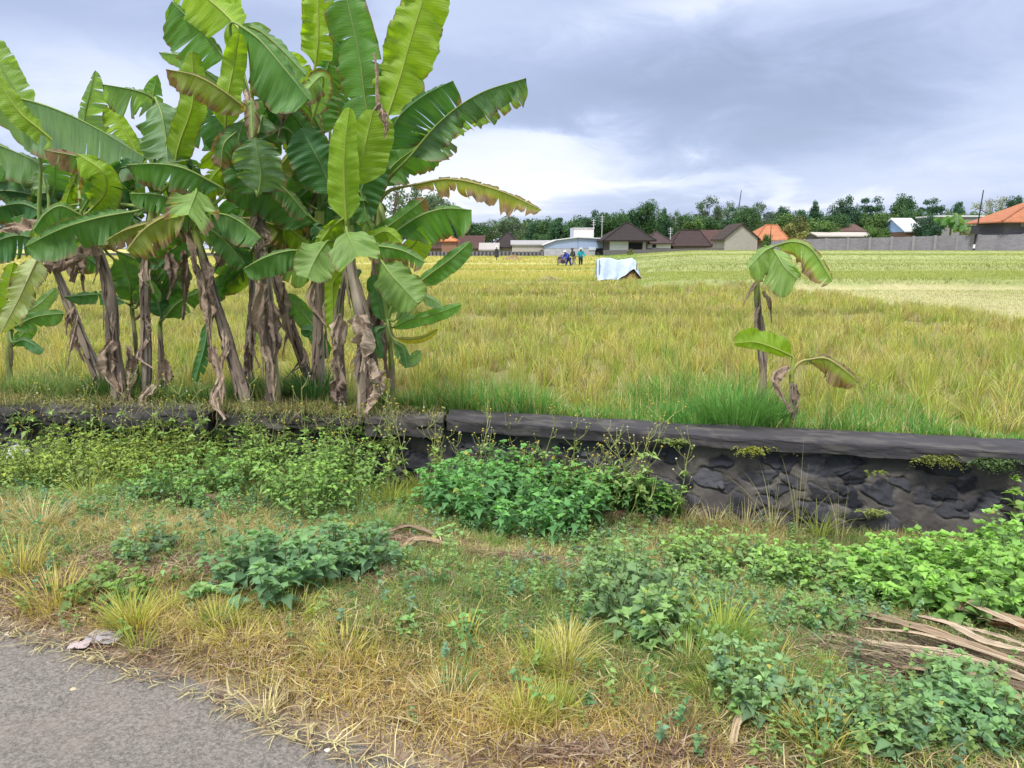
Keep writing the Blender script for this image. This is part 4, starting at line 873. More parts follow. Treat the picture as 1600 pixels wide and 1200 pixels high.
dens = np.clip(.85+1.3*(p2-.5)+.5*gm(750, 1120, 1.1, .45)+.4*gm(700, 980, 1.6, .7)-.95*gm(290, 790, .3, .25)-.8*gm(280, 880, .4, .15)-.75*gm(640, 850, .25, .12)-.9*gm(1450, 1030, .6, .35)-.5*gm(840, 875, .25, .12)-.7*gm(1250, 960, .5, .15), .03, 1)*np.clip((y-road_y(x))/.22+.08, .05, 1)
k = RNG.random(len(x)) < dens; x, y, u, green, pn, p2 = x[k], y[k], u[k], green[k], pn[k], p2[k]
n = len(x); s = RNG.random((n, 1)); g = green[:, None]
c = np.where(s < g*.75, lerp(GRN, BLG, .5), np.where(s < g*1.15, YG*.9, np.where(s < g*1.15+(1-g)*.55, STRAW, GOLD*.9)))
c = np.where(RNG.random((n, 1)) < .16, BRN*1.1, c); wm = np.clip(gm(620, 1080, 1.3, .5)+gm(1000, 1180, .8, .3)+gm(80, 950, .8, .4), 0, 1)[:, None]; c = lerp(c, c*np.array([1.08, .90, .72]), wm*.8)*(.6+.65*RNG.random((n, 1)))
hg = (.03+.075*RNG.random(n)**1.3)*(.7+.9*p2)
parts.append(blades(np.stack([x, y, verge_z(x, y)-.004], -1), hg, .0034, RNG.uniform(0, 6.28, n), np.abs(RNG.normal(1.1, .7, n)), c, 3, droop=.5))
stuff('verge_grass', parts, M['grass'], 'tangled short grass, straw and green, covering the verge', 'grass')
# lying straw and dry litter
N = 75000
x = RNG.uniform(-5.4, 4.6, N); u = RNG.random(N)**1.3; yr = road_y(x); y = yr-.12+.12*RNG.random(N)*(u > .02)+u*(wall_y(x)-yr); k = inview(x, y, .5) & (y > 1.6); x, y, u = x[k], y[k], u[k]
pn = fbm(x*2.2, y*2.2, 91); k = RNG.random(len(x)) < np.clip(.45+2.2*(pn-.5)+.4*sst(.18-u, 0, .15), .03, 1); x, y, u = x[k], y[k], u[k]
n = len(x); a = RNG.uniform(0, 6.28, n); L = .03+.10*RNG.random(n)**2; d = np.stack([np.cos(a), np.sin(a), RNG.normal(.12, .14, n)], -1)
zb = np.where(y < road_y(x), 0.006, verge_z(x, y))+.006+.02*RNG.random(n)*(y > road_y(x)+.1); p = np.stack([x, y, zb], -1); sd2 = np.stack([-np.sin(a), np.cos(a), 0*a], -1)*(.0012+.0025*RNG.random(n)**2)[:, None]
mid = p+d*(L*.5)[:, None]+np.stack([0*L, 0*L, .06*L], -1)+sd2*RNG.normal(0, 4, n)[:, None]; e_ = p+d*L[:, None]; e_[:, 2] = np.maximum(e_[:, 2], zb-.002)
V = np.stack([p-sd2, p+sd2, mid-sd2, mid+sd2, e_-sd2*.4, e_+sd2*.4], 1).reshape(-1, 3); o6 = (np.arange(n)*6)[:, None]
Q = np.concatenate([o6+np.array([[0, 1, 3, 2]]), o6+np.array([[2, 3, 5, 4]])])
s = RNG.random((n, 1)); c = np.where(s < .5, STRAW, np.where(s < .8, np.array([.36, .27, .17]), np.array([.16, .10, .075])))*(.6+.6*RNG.random((n, 1)))
stuff('dry_litter', [(V, [Q], np.repeat(c, 6, 0))], M['grass'], 'dead straw and dry stalks scattered over the verge and road edge', 'litter')
# reddish brown litter patches
N = 9000; parts = []
for (px, py, sx_, sy_) in [(320, 795, .30, .14), (660, 855, .30, .12), (330, 900, .45, .16), (200, 880, .3, .15), (60, 930, .5, .2), (850, 885, .25, .08), (1250, 960, .4, .12), (1400, 1040, .5, .25), (1180, 830, .5, .06), (1010, 810, .3, .08), (600, 905, .2, .07), (120, 1030, .5, .12), (1000, 1190, .3, .05)]:
    n = 1300; cxx, cyy = wp(px, py); x = cxx+RNG.normal(0, sx_, n)*.8; y = cyy+RNG.normal(0, sy_, n)*.8; k = (y > road_y(x)-.05) & (y < wall_y(x)-.1); x, y = x[k], y[k]; n = len(x)
    c = np.where(RNG.random((n, 1)) < .45, np.array([.26, .17, .12]), np.where(RNG.random((n, 1)) < .5, np.array([.12, .075, .06]), np.array([.44, .35, .25])))*(.6+.7*RNG.random((n, 1)))
    parts.append(blades(np.stack([x, y, verge_z(x, y)+.01+.03*RNG.random(n)], -1), .012+.012*RNG.random(n), .006*(.5+RNG.random(n)), RNG.uniform(0, 6.28, n), 5., c, 2, droop=.12))
stuff('brown_litter', parts, M['grass'], 'reddish brown rotting leaf litter in patches on the verge', 'litter')
# tufts of longer grass on the verge
def vt(px, py, n, h, w, col, sp, lean):
    xx, yy = wp(px, py); yy = min(yy, float(wall_y(xx))-.16); return clump(xx, yy, n, h, w, col, sp, lean, 5)
parts = []
for (px, py, nn, h, col, sp) in [(610, 790, 260, .26, YG, .14), (660, 770, 200, .24, YG, .12), (560, 800, 160, .2, YG, .12), (590, 830, 160, .18, GRN, .12), (60, 830, 120, .28, STRAW, .12), (30, 900, 140, .25, GOLD, .12), (90, 950, 200, .2, GOLD, .14),
   (200, 985, 160, .2, YG, .06), (215, 990, 120, .22, GOLD, .06), (340, 985, 130, .16, lerp(YG, GOLD, .5), .1), (880, 1050, 240, .16, lerp(YG, GOLD, .4), .10), (820, 1130, 200, .14, lerp(YG, GOLD, .5), .08), (870, 1120, 160, .14, YG, .07), (1080, 1040, 240, .20, lerp(GRN, YG, .4), .12),
   (1130, 1000, 200, .22, YG, .12), (1150, 1090, 200, .2, lerp(GRN, GOLD, .4), .12), (1280, 1170, 160, .18, GOLD, .1), (1230, 1120, 160, .16, GOLD, .1), (760, 860, 160, .14, GRN, .12), (930, 880, 120, .16, GRN, .1), (380, 1010, 120, .14, GOLD, .1), (540, 1030, 160, .13, GOLD, .12), (450, 970, 160, .14, YG, .12),
   (1100, 800, 90, .22, STRAW, .10), (1190, 810, 60, .30, STRAW, .08), (1260, 820, 40, .38, YG, .05), (1150, 800, 60, .34, STRAW, .08), (1060, 810, 70, .22, STRAW, .1), (140, 780, 90, .24, YG, .15), (1050, 1170, 160, .14, BRN, .12), (700, 1100, 150, .12, STRAW, .12)]:
    parts.append(vt(px, py, nn, h, .005, col, sp, .6))
for i in range(26):
    px = RNG.uniform(120, 1300); py = RNG.uniform(930, 1190)
    if py > 985+(px-0)*.37: continue
    parts.append(vt(px, py, int(RNG.integers(30, 90)), RNG.uniform(.10, .2), .005, [YG, GOLD, STRAW, GRN][i % 4], .05, .6))
stuff('verge_tufts', parts, M['grass'], 'loose tufts of longer green and straw coloured grass on the verge', 'grass')

# broad-leaved weeds
LT = np.array([0, .16, .38, .68, 1.]); LW = np.array([0, .31, .36, .15, 0])
def leaves(p, az, pitch, L, wid, col, roll=None, fold=.22, droop=.25):
    """many ovate leaves at once: p (N,3) base, az/pitch direction, L length, wid width ratio"""
    N = len(p); d = np.stack([np.cos(az)*np.cos(pitch), np.sin(az)*np.cos(pitch), np.sin(pitch)], -1)
    s = np.stack([-np.sin(az), np.cos(az), 0*az], -1); roll = RNG.normal(0, .35, N) if roll is None else roll
    up = np.cross(d, s); s2 = s*np.cos(roll)[:, None]+up*np.sin(roll)[:, None]; up = np.cross(d, s2)
    L = L[:, None, None]; t = LT[None, :, None]
    mid = p[:, None]+d[:, None]*L*t; mid[..., 2] -= (L*droop*t**2)[..., 0]
    w = (L*LW[None, 1:4, None]*2*wid)*.5*1.4
    up_ = up[:, None]*w*fold
    A = mid[:, 1:4]+s2[:, None]*w+up_; B = mid[:, 1:4]-s2[:, None]*w+up_
    V = np.concatenate([mid, A, B], 1)   # 0-4 mid, 5-7 A, 8-10 B
    o = (np.arange(N)*11)[:, None]
    T = np.concatenate([o+np.array([f]) for f in ([0, 1, 5], [3, 4, 7], [0, 8, 1], [3, 10, 4])]); Q = np.concatenate([o+np.array([f]) for f in ([1, 2, 6, 5], [2, 3, 7, 6], [1, 8, 9, 2], [2, 9, 10, 3])])
    C = np.repeat(col[:, None], 11, 1).copy(); C[:, :5] *= 1.18
    return V.reshape(-1, 3), [Q, T], C.reshape(-1, 3)
def weed_thing(label, px, py, rx, ry, n, h, L, wid, col, name='weed_bush', spacing=.038, var=.35, dens_tip=5, group='leafy weed bushes on the verge', pts=None, stemc=(.16, .17, .06), upright=.2):
    """rx, ry: half size in pixels of the ground the plants stand on"""
    c0 = G(px, py); xr = abs(P(px+rx, py, c0[1])[0]-c0[0]); yr_ = abs(G(px, py-ry)[1]-G(px, py+ry)[1])/2+.03
    a = RNG.uniform(0, 6.28, n); r = RNG.random(n)**.5*(1-.25*RNG.random(n)); X = c0[0]+np.cos(a)*r*xr; Y = c0[1]+np.sin(a)*r*yr_
    Y = np.minimum(Y, wall_y(X)-.10)
    Z = ground_z(X, Y); rel = np.sqrt(((X-c0[0])/xr)**2+((Y-c0[1])/yr_)**2)
    hh = h*(.55+.5*RNG.random(n))*(1.1-.5*rel**2)
    ls = []; sv = MB(); col = np.array(col)
    for i in range(n):
        la = RNG.uniform(0, 6.28) if rel[i] < .4 else math.atan2(Y[i]-c0[1], X[i]-c0[0])+RNG.normal(0, .6)
        lm = abs(RNG.normal(.18, .15))+.35*rel[i]**2; m = max(int(hh[i]/spacing), 3); t = (np.arange(m)+1.)/m
        top = np.array([math.cos(la)*lm*hh[i], math.sin(la)*lm*hh[i], hh[i]])
        base = np.array([X[i], Y[i], Z[i]-.01]); nodes = base+top*t[:, None]; nodes[:, :2] -= (top[:2]*(t*(1-t))[:, None])*.5
        sv.tube(np.vstack([base, nodes[m//2], nodes[-1]]), [.0035, .0028, .0015], 3, stemc, cap=False)
        az0 = RNG.uniform(0, 6.28); young = sst(t, .72, 1.)
        for j in range(m):
            if t[j] < .28: continue
            for q in (0, 1):
                ls.append((nodes[j], az0+j*1.57+q*3.14+RNG.normal(0, .3), lerp(RNG.normal(.0, .28), RNG.uniform(.5, 1.1), young[j])+upright*.5, L*(.5+.8*RNG.random())*(1-.45*young[j])*(.8+.3*min(t[j]*2, 1)), young[j], i))
        for q in range(dens_tip):
            ls.append((nodes[-1], RNG.uniform(0, 6.28), RNG.uniform(.1, .9), L*RNG.uniform(.45, .85), 1., i))
    p = np.array([l[0] for l in ls]); az_ = np.array([l[1] for l in ls]); pt = np.array([l[2] for l in ls]); LL = np.array([l[3] for l in ls]); yg = np.array([l[4] for l in ls])[:, None]
    k = p[:, 1] < wall_y(p[:, 0])-.04; p, az_, pt, LL, yg = p[k], az_[k], pt[k], LL[k], yg[k]
    N = len(p); pl_ = np.array([l[5] for l in ls])[k]; cc = col*np.array([1.5, 1.36, 1.25])*(1-var/2+var*RNG.random((N, 1)))*(.75+.5*RNG.random(n))[pl_][:, None]; cc = lerp(cc, cc*np.array([1.35, 1.3, .9]), yg*.7); cc = np.where(RNG.random((N, 1)) < .008, np.array([.36, .33, .07]), cc)
    p = p+np.stack([np.cos(az_), np.sin(az_), 0*az_], -1)*.008
    v, f, c = leaves(p, az_, pt, LL, wid*.74, cc, None, .3, .38)
    if n < 20:
        b = MB(); b.add(v, f, c)
        for q in range(len(sv.V)): b.add(sv.V[q], grid_faces(3, 3, True), stemc)
        b.V = [q-c0 for q in b.V]; o = b.build(name, M['weed'], None, True, tuple(c0)); tag(o, label, 'weed', group); return o
    root = empty(name, tuple(c0)); tag(root, label, 'weed', group)
    link('foliage', meshnp('foliage', v, f, c), M['weed'], root)
    sv.build('stems', M['rib'], root)
    return root
BLU, MID, LIT, OLV = (.082, .175, .095), (.085, .20, .065), (.135, .27, .075), (.15, .22, .055)
weed_thing('large lush green weed bush, widest one, standing against the wall below the smooth coping', 800, 812, 150, 46, 210, .50, .078, .9, (.075, .20, .075))
weed_thing('upright green weed bush filling the gap between the widest bush and the bare stone wall', 975, 790, 85, 34, 95, .50, .072, .85, (.085, .195, .065))
weed_thing('compact bluish green weed bush by itself on the left half of the verge', 440, 925, 78, 32, 64, .28, .074, .95, BLU)
weed_thing('bluish green weed bush touching the compact one on its upper right', 545, 885, 70, 28, 58, .25, .072, .95, BLU)
weed_thing('light green feathery weed bush below the cracked coping block', 510, 780, 80, 44, 125, .50, .055, .75, (.12, .23, .07), spacing=.03)
weed_thing('medium green weed bush in front of the short black coping stone', 310, 775, 80, 28, 70, .32, .062, .8, (.10, .21, .07))
weed_thing('yellowish feathery weed thicket below the old rough coping, left of centre', 170, 745, 140, 44, 230, .38, .05, .6, (.15, .23, .06), spacing=.028)
weed_thing('yellowish feathery weed thicket at the far left edge of the verge', 20, 755, 110, 48, 160, .36, .05, .6, (.13, .21, .06), spacing=.028)
weed_thing('sparse weed bush between feathery thickets and black coping stone', 270, 730, 110, 26, 110, .36, .052, .6, (.145, .23, .065), spacing=.03)
weed_thing('small loose weed bush right of the black coping stone, at wall foot', 400, 745, 80, 26, 70, .42, .055, .7, (.12, .22, .07))
weed_thing('small grey green weed in the brown litter patch on the left', 232, 870, 34, 18, 14, .17, .065, .9, (.10, .18, .10), name='small_weed')
weed_thing('low dull weed bush near the road above the plastic scrap', 175, 945, 62, 20, 30, .15, .055, .9, (.09, .17, .055))
weed_thing('three leaved light weed just right of the dull bush near the road', 305, 950, 20, 8, 6, .12, .075, 1.0, (.13, .25, .13), name='small_weed')
weed_thing('little weed seedling in the middle of the straw grass', 732, 995, 16, 8, 5, .10, .06, .9, (.10, .22, .10), name='small_weed')
weed_thing('tiny weed seedling left of the middle one in the straw grass', 640, 985, 14, 5, 4, .07, .05, .9, (.13, .26, .12), name='small_weed')
weed_thing('tall grey green weed bush right of the middle, in front of the bare ground', 985, 945, 75, 62, 95, .32, .062, .85, (.105, .195, .095))
weed_thing('small weed bush at the lower end of the tall grey green one', 1040, 1010, 60, 28, 36, .2, .06, .9, (.10, .20, .08))
weed_thing('pale green spreading weed bush under the bare middle of the stone wall', 1140, 900, 100, 30, 85, .24, .062, .9, (.12, .225, .085))
weed_thing('spreading green weed bush joining the pale one and the biggest right bush', 1290, 915, 95, 30, 95, .26, .065, .9, (.12, .235, .08))
weed_thing('biggest leafy weed bush at the right edge, covering the foot of the wall', 1480, 938, 160, 46, 210, .33, .078, 1.0, (.115, .245, .07))
weed_thing('leafy weed bush cut by the right edge of view, above the dry fronds', 1615, 920, 75, 50, 90, .42, .08, 1.0, (.115, .245, .07))
weed_thing('low weed bush in front of the dry fronds, hanging over their left end', 1290, 985, 50, 14, 18, .16, .06, .85, (.09, .18, .07))
weed_thing('bluish low weed bush near the bottom, left one of the front row', 1180, 1100, 60, 34, 40, .20, .056, .85, (.10, .19, .11))
weed_thing('bluish low weed bush near the bottom, middle one of the front row', 1350, 1150, 90, 32, 56, .15, .052, .85, (.095, .185, .10))
weed_thing('bluish weed bush at the lower right corner in front of the fronds', 1520, 1150, 90, 36, 62, .18, .058, .9, (.085, .18, .10))
weed_thing('weed bush standing up between the fronds at the right', 1480, 1085, 45, 16, 22, .18, .058, .9, (.10, .19, .10))
weed_thing('pale weed sprig between the compact bush and the straw patch', 700, 855, 26, 12, 8, .12, .06, .9, (.11, .22, .10), name='small_weed')
weed_thing('single tall leafy weed rising against the wall at the right edge', 1592, 868, 8, 6, 4, .60, .10, .9, (.14, .26, .08), name='small_weed', spacing=.08)

# many small weeds growing through the grass
def small_weeds(N, fn, h, L, wid, cols):
    x = RNG.uniform(-5.2, 4.4, N); u = RNG.random(N); yr = road_y(x); y = yr+u*(wall_y(x)-.06-yr); k = inview(x, y, .4) & (y > 1.8) & (RNG.random(N) < fn(x, y, u)); x, y = x[k], y[k]; n = len(x)
    nl = 13; ix = np.repeat(np.arange(n), nl); t = np.tile(np.linspace(.25, 1, nl), n); hh = (h*(.5+.9*RNG.random(n)))[ix]; la = RNG.uniform(0, 6.28, n)[ix]; lm = np.abs(RNG.normal(.3, .3, n))[ix]
    z = verge_z(x, y)[ix]; p = np.stack([x[ix]+np.cos(la)*lm*hh*t, y[ix]+np.sin(la)*lm*hh*t, z+hh*t*.95], -1)
    c0 = pick(np.array(cols), RNG.random(n))[ix]*(.7+.6*RNG.random((n*nl, 1))); c0 = np.where(RNG.random((n*nl, 1)) < .012, np.array([.38, .34, .08]), c0)
    return leaves(p, la+np.arange(n*nl)*2.4, RNG.normal(.25, .4, n*nl), L*(.5+.8*RNG.random(n*nl))*(1.1-.5*t), wid, c0)
def g2(x, y, px, py, sx_, sy_):
    a_, b_ = wp(px, py); return np.exp(-((x-a_)/sx_)**2-((y-b_)/sy_)**2)
wfn = lambda x, y, u: np.clip(.03+1.1*g2(x, y, 1120, 960, 1.2, .6)+.9*g2(x, y, 1300, 1130, .8, .35)+.6*g2(x, y, 760, 830, 1.0, .35)+.7*g2(x, y, 950, 850, .8, .4)+.6*g2(x, y, 430, 790, 1.4, .45)+.6*g2(x, y, 120, 790, 1.6, .6)+.4*g2(x, y, 250, 880, 1.3, .4)+.35*g2(x, y, 1450, 900, 1., .4)-.9*g2(x, y, 1450, 1030, .5, .25)+.7*(fbm(x*2, y*2, 66)-.5), 0, 1)*(.3+.7*(fbm(x*6, y*6, 67) > .5))
stuff('verge_weeds', [small_weeds(9000, wfn, .14, .038, .75, [(.12, .25, .10), (.16, .30, .09), (.13, .24, .14), (.20, .31, .09)]), small_weeds(9000, wfn, .12, .028, .45, [(.17, .28, .08), (.20, .30, .10), (.14, .26, .11)])], M['weed'], 'small low weeds with mixed leaves growing through the verge grass', 'weeds')
# tall flowering weeds along the foot of the wall
def flower_weed(px, dy, h, lean, lab=None, yel=.5):
    sec = 'old rough coping at the far left' if px < 290 else 'short black coping stone' if px < 345 else 'mossy coping under the banana stems' if px < 570 else 'cracked coping block' if px < 690 else 'smooth coping behind the widest bush' if px < 900 else 'smooth coping right of the widest bush'
    lab = lab or '%s flowering weed %s before the %s' % ('taller' if h > .6 else 'shorter', 'leaning left' if lean < -.07 else 'leaning right' if lean > .07 else 'upright', sec)
    xx = P(px, 700, 1)[0]; y = 6.
    for _ in range(6): y = float(wall_y(xx*y))-dy
    x = xx*y; z = float(ground_z(x, y)); b = MB(); root = empty('flowering_weed', (x, y, z))
    tag(root, lab or 'tall thin flowering weed with small yellow buds in front of the stone wall', 'weed', 'flowering weeds along the wall')
    st = [np.array([x, y, z-.01])]; dirv = np.array([lean, RNG.normal(0, .12), 1.]); dirv /= np.linalg.norm(dirv)
    for k in range(6): dirv = norm((dirv+RNG.normal(0, .07, 3))[None])[0]; st.append(st[-1]+dirv*h/6)
    st = np.array(st); sc = np.array([.30, .34, .11]); b.tube(st, np.linspace(.0048, .0022, 7), 4, sc, cap=False)
    lp = []; bp = []
    for k in range(2, 7):
        for q in range(2 if k < 6 else 3):
            a = RNG.uniform(0, 6.28); l = RNG.uniform(.06, .20)*(h/.7); e1 = st[k]+np.array([math.cos(a)*l*.6, math.sin(a)*l*.4, l*.8]); mdp = (st[k]+e1)/2+np.array([math.cos(a)*.02, 0, -.01])
            b.tube([st[k], mdp, e1], [.0026, .002, .0016], 3, sc, cap=False); bp.append(e1)
            if RNG.random() < .6:
                e2 = mdp+np.array([RNG.normal(0, .05), RNG.normal(0, .03), RNG.uniform(.03, .09)]); b.tube([mdp, e2], [.0018, .0014], 3, sc, cap=False); bp.append(e2)
            if k < 5: lp.append((st[k], a+RNG.normal(0, .4)))
    b.build('stem', M['rib'], root)
    n = len(lp)*4; p = np.array([l[0] for l in lp]*4)+RNG.normal(0, .012, (n, 3)); az_ = np.array([l[1]+k_*1.57 for k_ in range(4) for l in lp])
    v, f, c = leaves(p, az_, RNG.normal(.1, .4, n), RNG.uniform(.035, .08, n), .55, np.array([.24, .36, .11])*(.7+.6*RNG.random((n, 1))))
    link('foliage', meshnp('foliage', v, f, c), M['weed'], root)
    hb = MB()
    for e1 in bp:
        r = RNG.uniform(.006, .011); cc = (.50, .42, .07) if RNG.random() < yel else ((.20, .28, .07) if RNG.random() < .7 else (.5, .5, .4))
        th = np.linspace(0, 6.28, 6)[:-1]; V = [e1-np.array([0, 0, r])]+[e1+np.array([math.cos(t)*r, math.sin(t)*r, r*.3]) for t in th]+[e1+np.array([0, 0, r*1.3])]
        hb.add(V, np.array([[0, 1+(i+1) % 5, 1+i] for i in range(5)]+[[6, 1+i, 1+(i+1) % 5] for i in range(5)]), cc)
    hb.build('buds', M['weed'], root)
for i, px in enumerate(list(np.linspace(15, 560, 26))+list(np.linspace(575, 1000, 24))):
    flower_weed(px+RNG.normal(0, 9), RNG.uniform(.08, .5), RNG.uniform(.48, .88), RNG.normal(0, .2))
flower_weed(985, .22, .95, .28, 'tallest flowering weed crossing the coping with an orange flower head', .9)
flower_weed(1035, .30, .85, -.25, 'thick stemmed flowering weed leaning left over the end of the widest bush', .4)
flower_weed(1050, .25, .7, .35, 'flowering weed leaning right towards the bare stones', .3)
flower_weed(1000, .2, .8, .05, 'upright flowering weed between two leaning ones near the bare stones', .4)
# dry grass stalks in front of the bare wall
def stalks(label, px, dy, n, h):
    xx = P(px, 700, 1)[0]; y = 6.
    for _ in range(6): y = float(wall_y(xx*y))-dy
    x = xx*y; z = float(ground_z(x, y)); v, f, c = clump(x, y, n, h, .004, lerp(STRAW, YG, .35), .05, .28, 5)
    tag(link('grass_stalks', meshnp('grass_stalks', v-np.array([x, y, z]), [np.concatenate(f[:-1]), f[-1]], c), M['grass'], None, (x, y, z)), label, 'grass tuft', 'dry grass stalks in front of the wall')
stalks('dry grass stalks before the wall, nearest to the widest weed bush', 1085, .25, 14, .42); stalks('dry grass stalks crossing the coping under the half dead banana sucker', 1255, .2, 12, .85)
stalks('tall dry stalks in front of the bare stones, right of the hanging fern', 1215, .22, 12, .70); stalks('short curled dry stalks at the wall foot, middle of the bare stones', 1150, .2, 24, .32); stalks('single tall pale stalk group, rightmost on the bare stones', 1325, .3, 9, .62)
# ferns rooted in the wall
def wall_fern(label, px, py, n, L, col, hang=.6):
    xx = P(px, py, 1)[0]; y = 6.
    for _ in range(6): y = float(wall_y(xx*y))-.03
    p0 = P(px, py, y); nn = n; a = RNG.uniform(3.4, 6.0, nn); parts_ = []
    base = p0+np.stack([RNG.normal(0, .06, nn), -np.abs(RNG.normal(0, .01, nn)), RNG.normal(0, .015, nn)], -1)
    ls = L*(.5+.7*RNG.random(nn)); P_, A_2, T_ = [], [], []
    for i in range(nn):
        for t in np.linspace(.15, 1, 8):
            q = base[i]+np.array([math.cos(a[i]), math.sin(a[i])*.8, 0])*ls[i]*t+np.array([0, 0, ls[i]*(.35*t-hang*t*t)])
            for s in (-1, 1): P_.append(q); A_2.append(a[i]+s*.9); T_.append(ls[i]*.25*(1.15-t))
    P_ = np.array(P_); n2 = len(P_); cc = np.array(col)*(.6+.7*RNG.random((n2, 1)))
    v, f, c = leaves(P_-p0, np.array(A_2), RNG.normal(.1, .3, n2), np.array(T_)+.008, .5, cc)
    tag(link('wall_fern', meshnp('wall_fern', v, f, c), M['weed'], None, tuple(p0)), label, 'fern', 'ferns rooted under the coping')
wall_fern('yellowish fern rooted under the coping below the lone banana', 1178, 700, 34, .12, (.24, .27, .05)); wall_fern('pale fern under the coping where the wall becomes bare', 1062, 690, 30, .12, (.18, .24, .07), .3)
wall_fern('dark fern under the coping toward the right, hanging over stones', 1462, 716, 46, .15, (.16, .19, .045)); wall_fern('dark feathery fern at the far right under the coping', 1550, 722, 50, .15, (.07, .12, .04))
wall_fern('tiny bright fern in a joint of the bare stones', 1365, 738, 8, .06, (.22, .30, .05)); wall_fern('small light fern low on the wall between black stones', 1362, 800, 14, .12, (.26, .32, .10), .2)
for i, (px, py) in enumerate([(40, 655), (95, 668), (150, 660), (205, 672), (255, 660), (345, 675), (395, 665), (450, 680), (505, 668), (560, 672), (600, 690)]):
    wall_fern(('green fern hanging from the old rough coping at the far left', 'green fern hanging from the mossy coping under the banana stems', 'green fern below the cracked coping block')[(px > 290)+(px > 580)], px, py, 26, .13, [(.12, .19, .05), (.16, .22, .06), (.09, .15, .05)][i % 3], .5)
# ---------------------------------------------------------------- near debris
def frond(label, pts, wpx, col, lift=.03, seed=1, group='dry fronds lying on the verge'):
    g = [G(x, y) for x, y in pts]; c = np.array([q+np.array([0, 0, lift+dz]) for q, dz in zip(g, [.0]+[.03]*(len(g)-2)+[.02])]); N = 90; c = spline(c, N); u = np.linspace(0, 1, N)
    k = np.linalg.norm(g[len(g)//2]-CAMV)/FPX; W_ = wpx*k/2; t = norm(np.gradient(c, axis=0)); sd_ = norm(np.cross(t, np.array([0, 0, 1.]))); K = 21; q = np.linspace(-1, 1, K)[None]
    pr = (np.sin(np.clip(u*1.02+.02, 0, 1)*np.pi)**.35)[:, None]
    lat = W_*q*pr*(1+.18*(fbm(u[:, None]*30, q*0+(q > 0)*7, seed+8)-.5)*2)*(1+.25*(fbm(u[:, None]*6+seed, q*0+(q > 0)*4, seed)-.5)*2)
    hgt = np.abs(q)*W_*.38*pr+W_*.28*(fbm(u[:, None]*7+seed, q*2, seed+2)-.5)+.0016*np.sin(q*34+seed)
    pos = c[:, None]+sd_[:, None]*lat[..., None]; pos[..., 2] += hgt
    col = np.array(col); f = fbm(u[:, None]*3, q*26+seed, seed)[..., None]; cc = lerp(col, col*.38, sst(f, .45, .65)); cc = lerp(cc, col*1.3, sst(fbm(u[:, None]*3, q*14, seed+5)[..., None], .5, .65)*.6)
    bot = pos.copy(); bot[..., 2] -= .0015
    V = np.concatenate([pos.reshape(-1, 3), bot.reshape(-1, 3)]); F = grid_faces(N, K)
    o = link('dry_frond', meshnp('dry_frond', V-g[0], [F, F[:, ::-1]+N*K], np.concatenate([cc.reshape(-1, 3)]*2), np.random.rand(len(V), 2)), M['dead'], None, tuple(g[0]))
    tag(o, label, 'dry frond', group)
FB, FL = (.40, .30, .21), (.60, .49, .36)
frond('long brown frond, upper of the two crossing to the right edge from the left tips', [(1332, 968), (1450, 1015), (1530, 1045), (1640, 1080)], 26, FB, .05, 3)
frond('long pale frond lowest of the bundle, left tip nearest the road', [(1322, 1008), (1400, 1036), (1500, 1052), (1640, 1098)], 26, FL, .03, 7)
frond('short pale pointed frond in the middle of the bundle', [(1418, 982), (1480, 1008), (1540, 1040), (1640, 1060)], 18, FL, .07, 11)
frond('wide brown frond emerging from under the biggest weed bush', [(1425, 940), (1480, 972), (1540, 990), (1650, 1012)], 30, FB, .06, 15)
frond('narrow bright edged frond on top of the wide brown one', [(1440, 935), (1490, 966), (1550, 1000), (1650, 1040)], 14, FL, .10, 19)
frond('dark frond at the lower right under the pale ones', [(1490, 1070), (1560, 1088), (1650, 1112)], 26, (.20, .15, .11), .02, 23)
frond('grey frond piece half buried in the pale weeds', [(1290, 922), (1330, 914), (1365, 918)], 18, (.33, .28, .23), .05, 27)
frond('reddish brown frond at the right edge beside the weed bush', [(1545, 1000), (1590, 1015), (1660, 1040)], 26, (.34, .20, .12), .08, 31)
frond('dark fallen leaf lying left of the pale green weeds', [(1032, 880), (1056, 905), (1082, 932)], 14, (.10, .075, .07), .03, 35, 'fallen leaves on the verge')
frond('tan fallen leaf piece between the widest bush and the straw', [(622, 868), (655, 856), (700, 862)], 16, (.42, .31, .21), .02, 39, 'fallen leaves on the verge')
frond('brown fallen leaf under the left end of the widest bush', [(590, 842), (640, 836), (690, 850)], 14, (.30, .22, .16), .02, 43, 'fallen leaves on the verge')
frond('reddish dead leaf in the litter below the left feathery weeds', [(262, 800), (310, 785), (355, 792)], 12, (.25, .14, .12), .02, 47, 'fallen leaves on the verge')
frond('short pale dead leaf upright near the bottom edge', [(1142, 1190), (1148, 1160), (1156, 1130)], 12, (.50, .40, .26), .02, 51, 'fallen leaves on the verge')
frond('thin pale frond strip between the two long ones', [(1350, 1000), (1440, 1022), (1560, 1060), (1650, 1088)], 9, FL, .06, 61)
frond('thin dark frond strip under the middle of the bundle', [(1380, 1010), (1460, 1040), (1600, 1070)], 8, (.2, .15, .12), .02, 63)
frond('narrow curled strip lying across the lower end of the bundle', [(1360, 1050), (1440, 1068), (1540, 1082), (1620, 1130)], 10, FB, .03, 67)
frond('narrow strip below the reddish brown frond', [(1480, 990), (1560, 1022), (1650, 1052)], 11, FL, .05, 71)
frond('fine broken strip pointing left of the pale frond tip', [(1270, 1000), (1320, 1012), (1380, 1030)], 7, FB, .02, 73)
frond('small split strip nearest the lower right weeds', [(1500, 1100), (1560, 1108), (1630, 1128)], 9, FL, .03, 79)
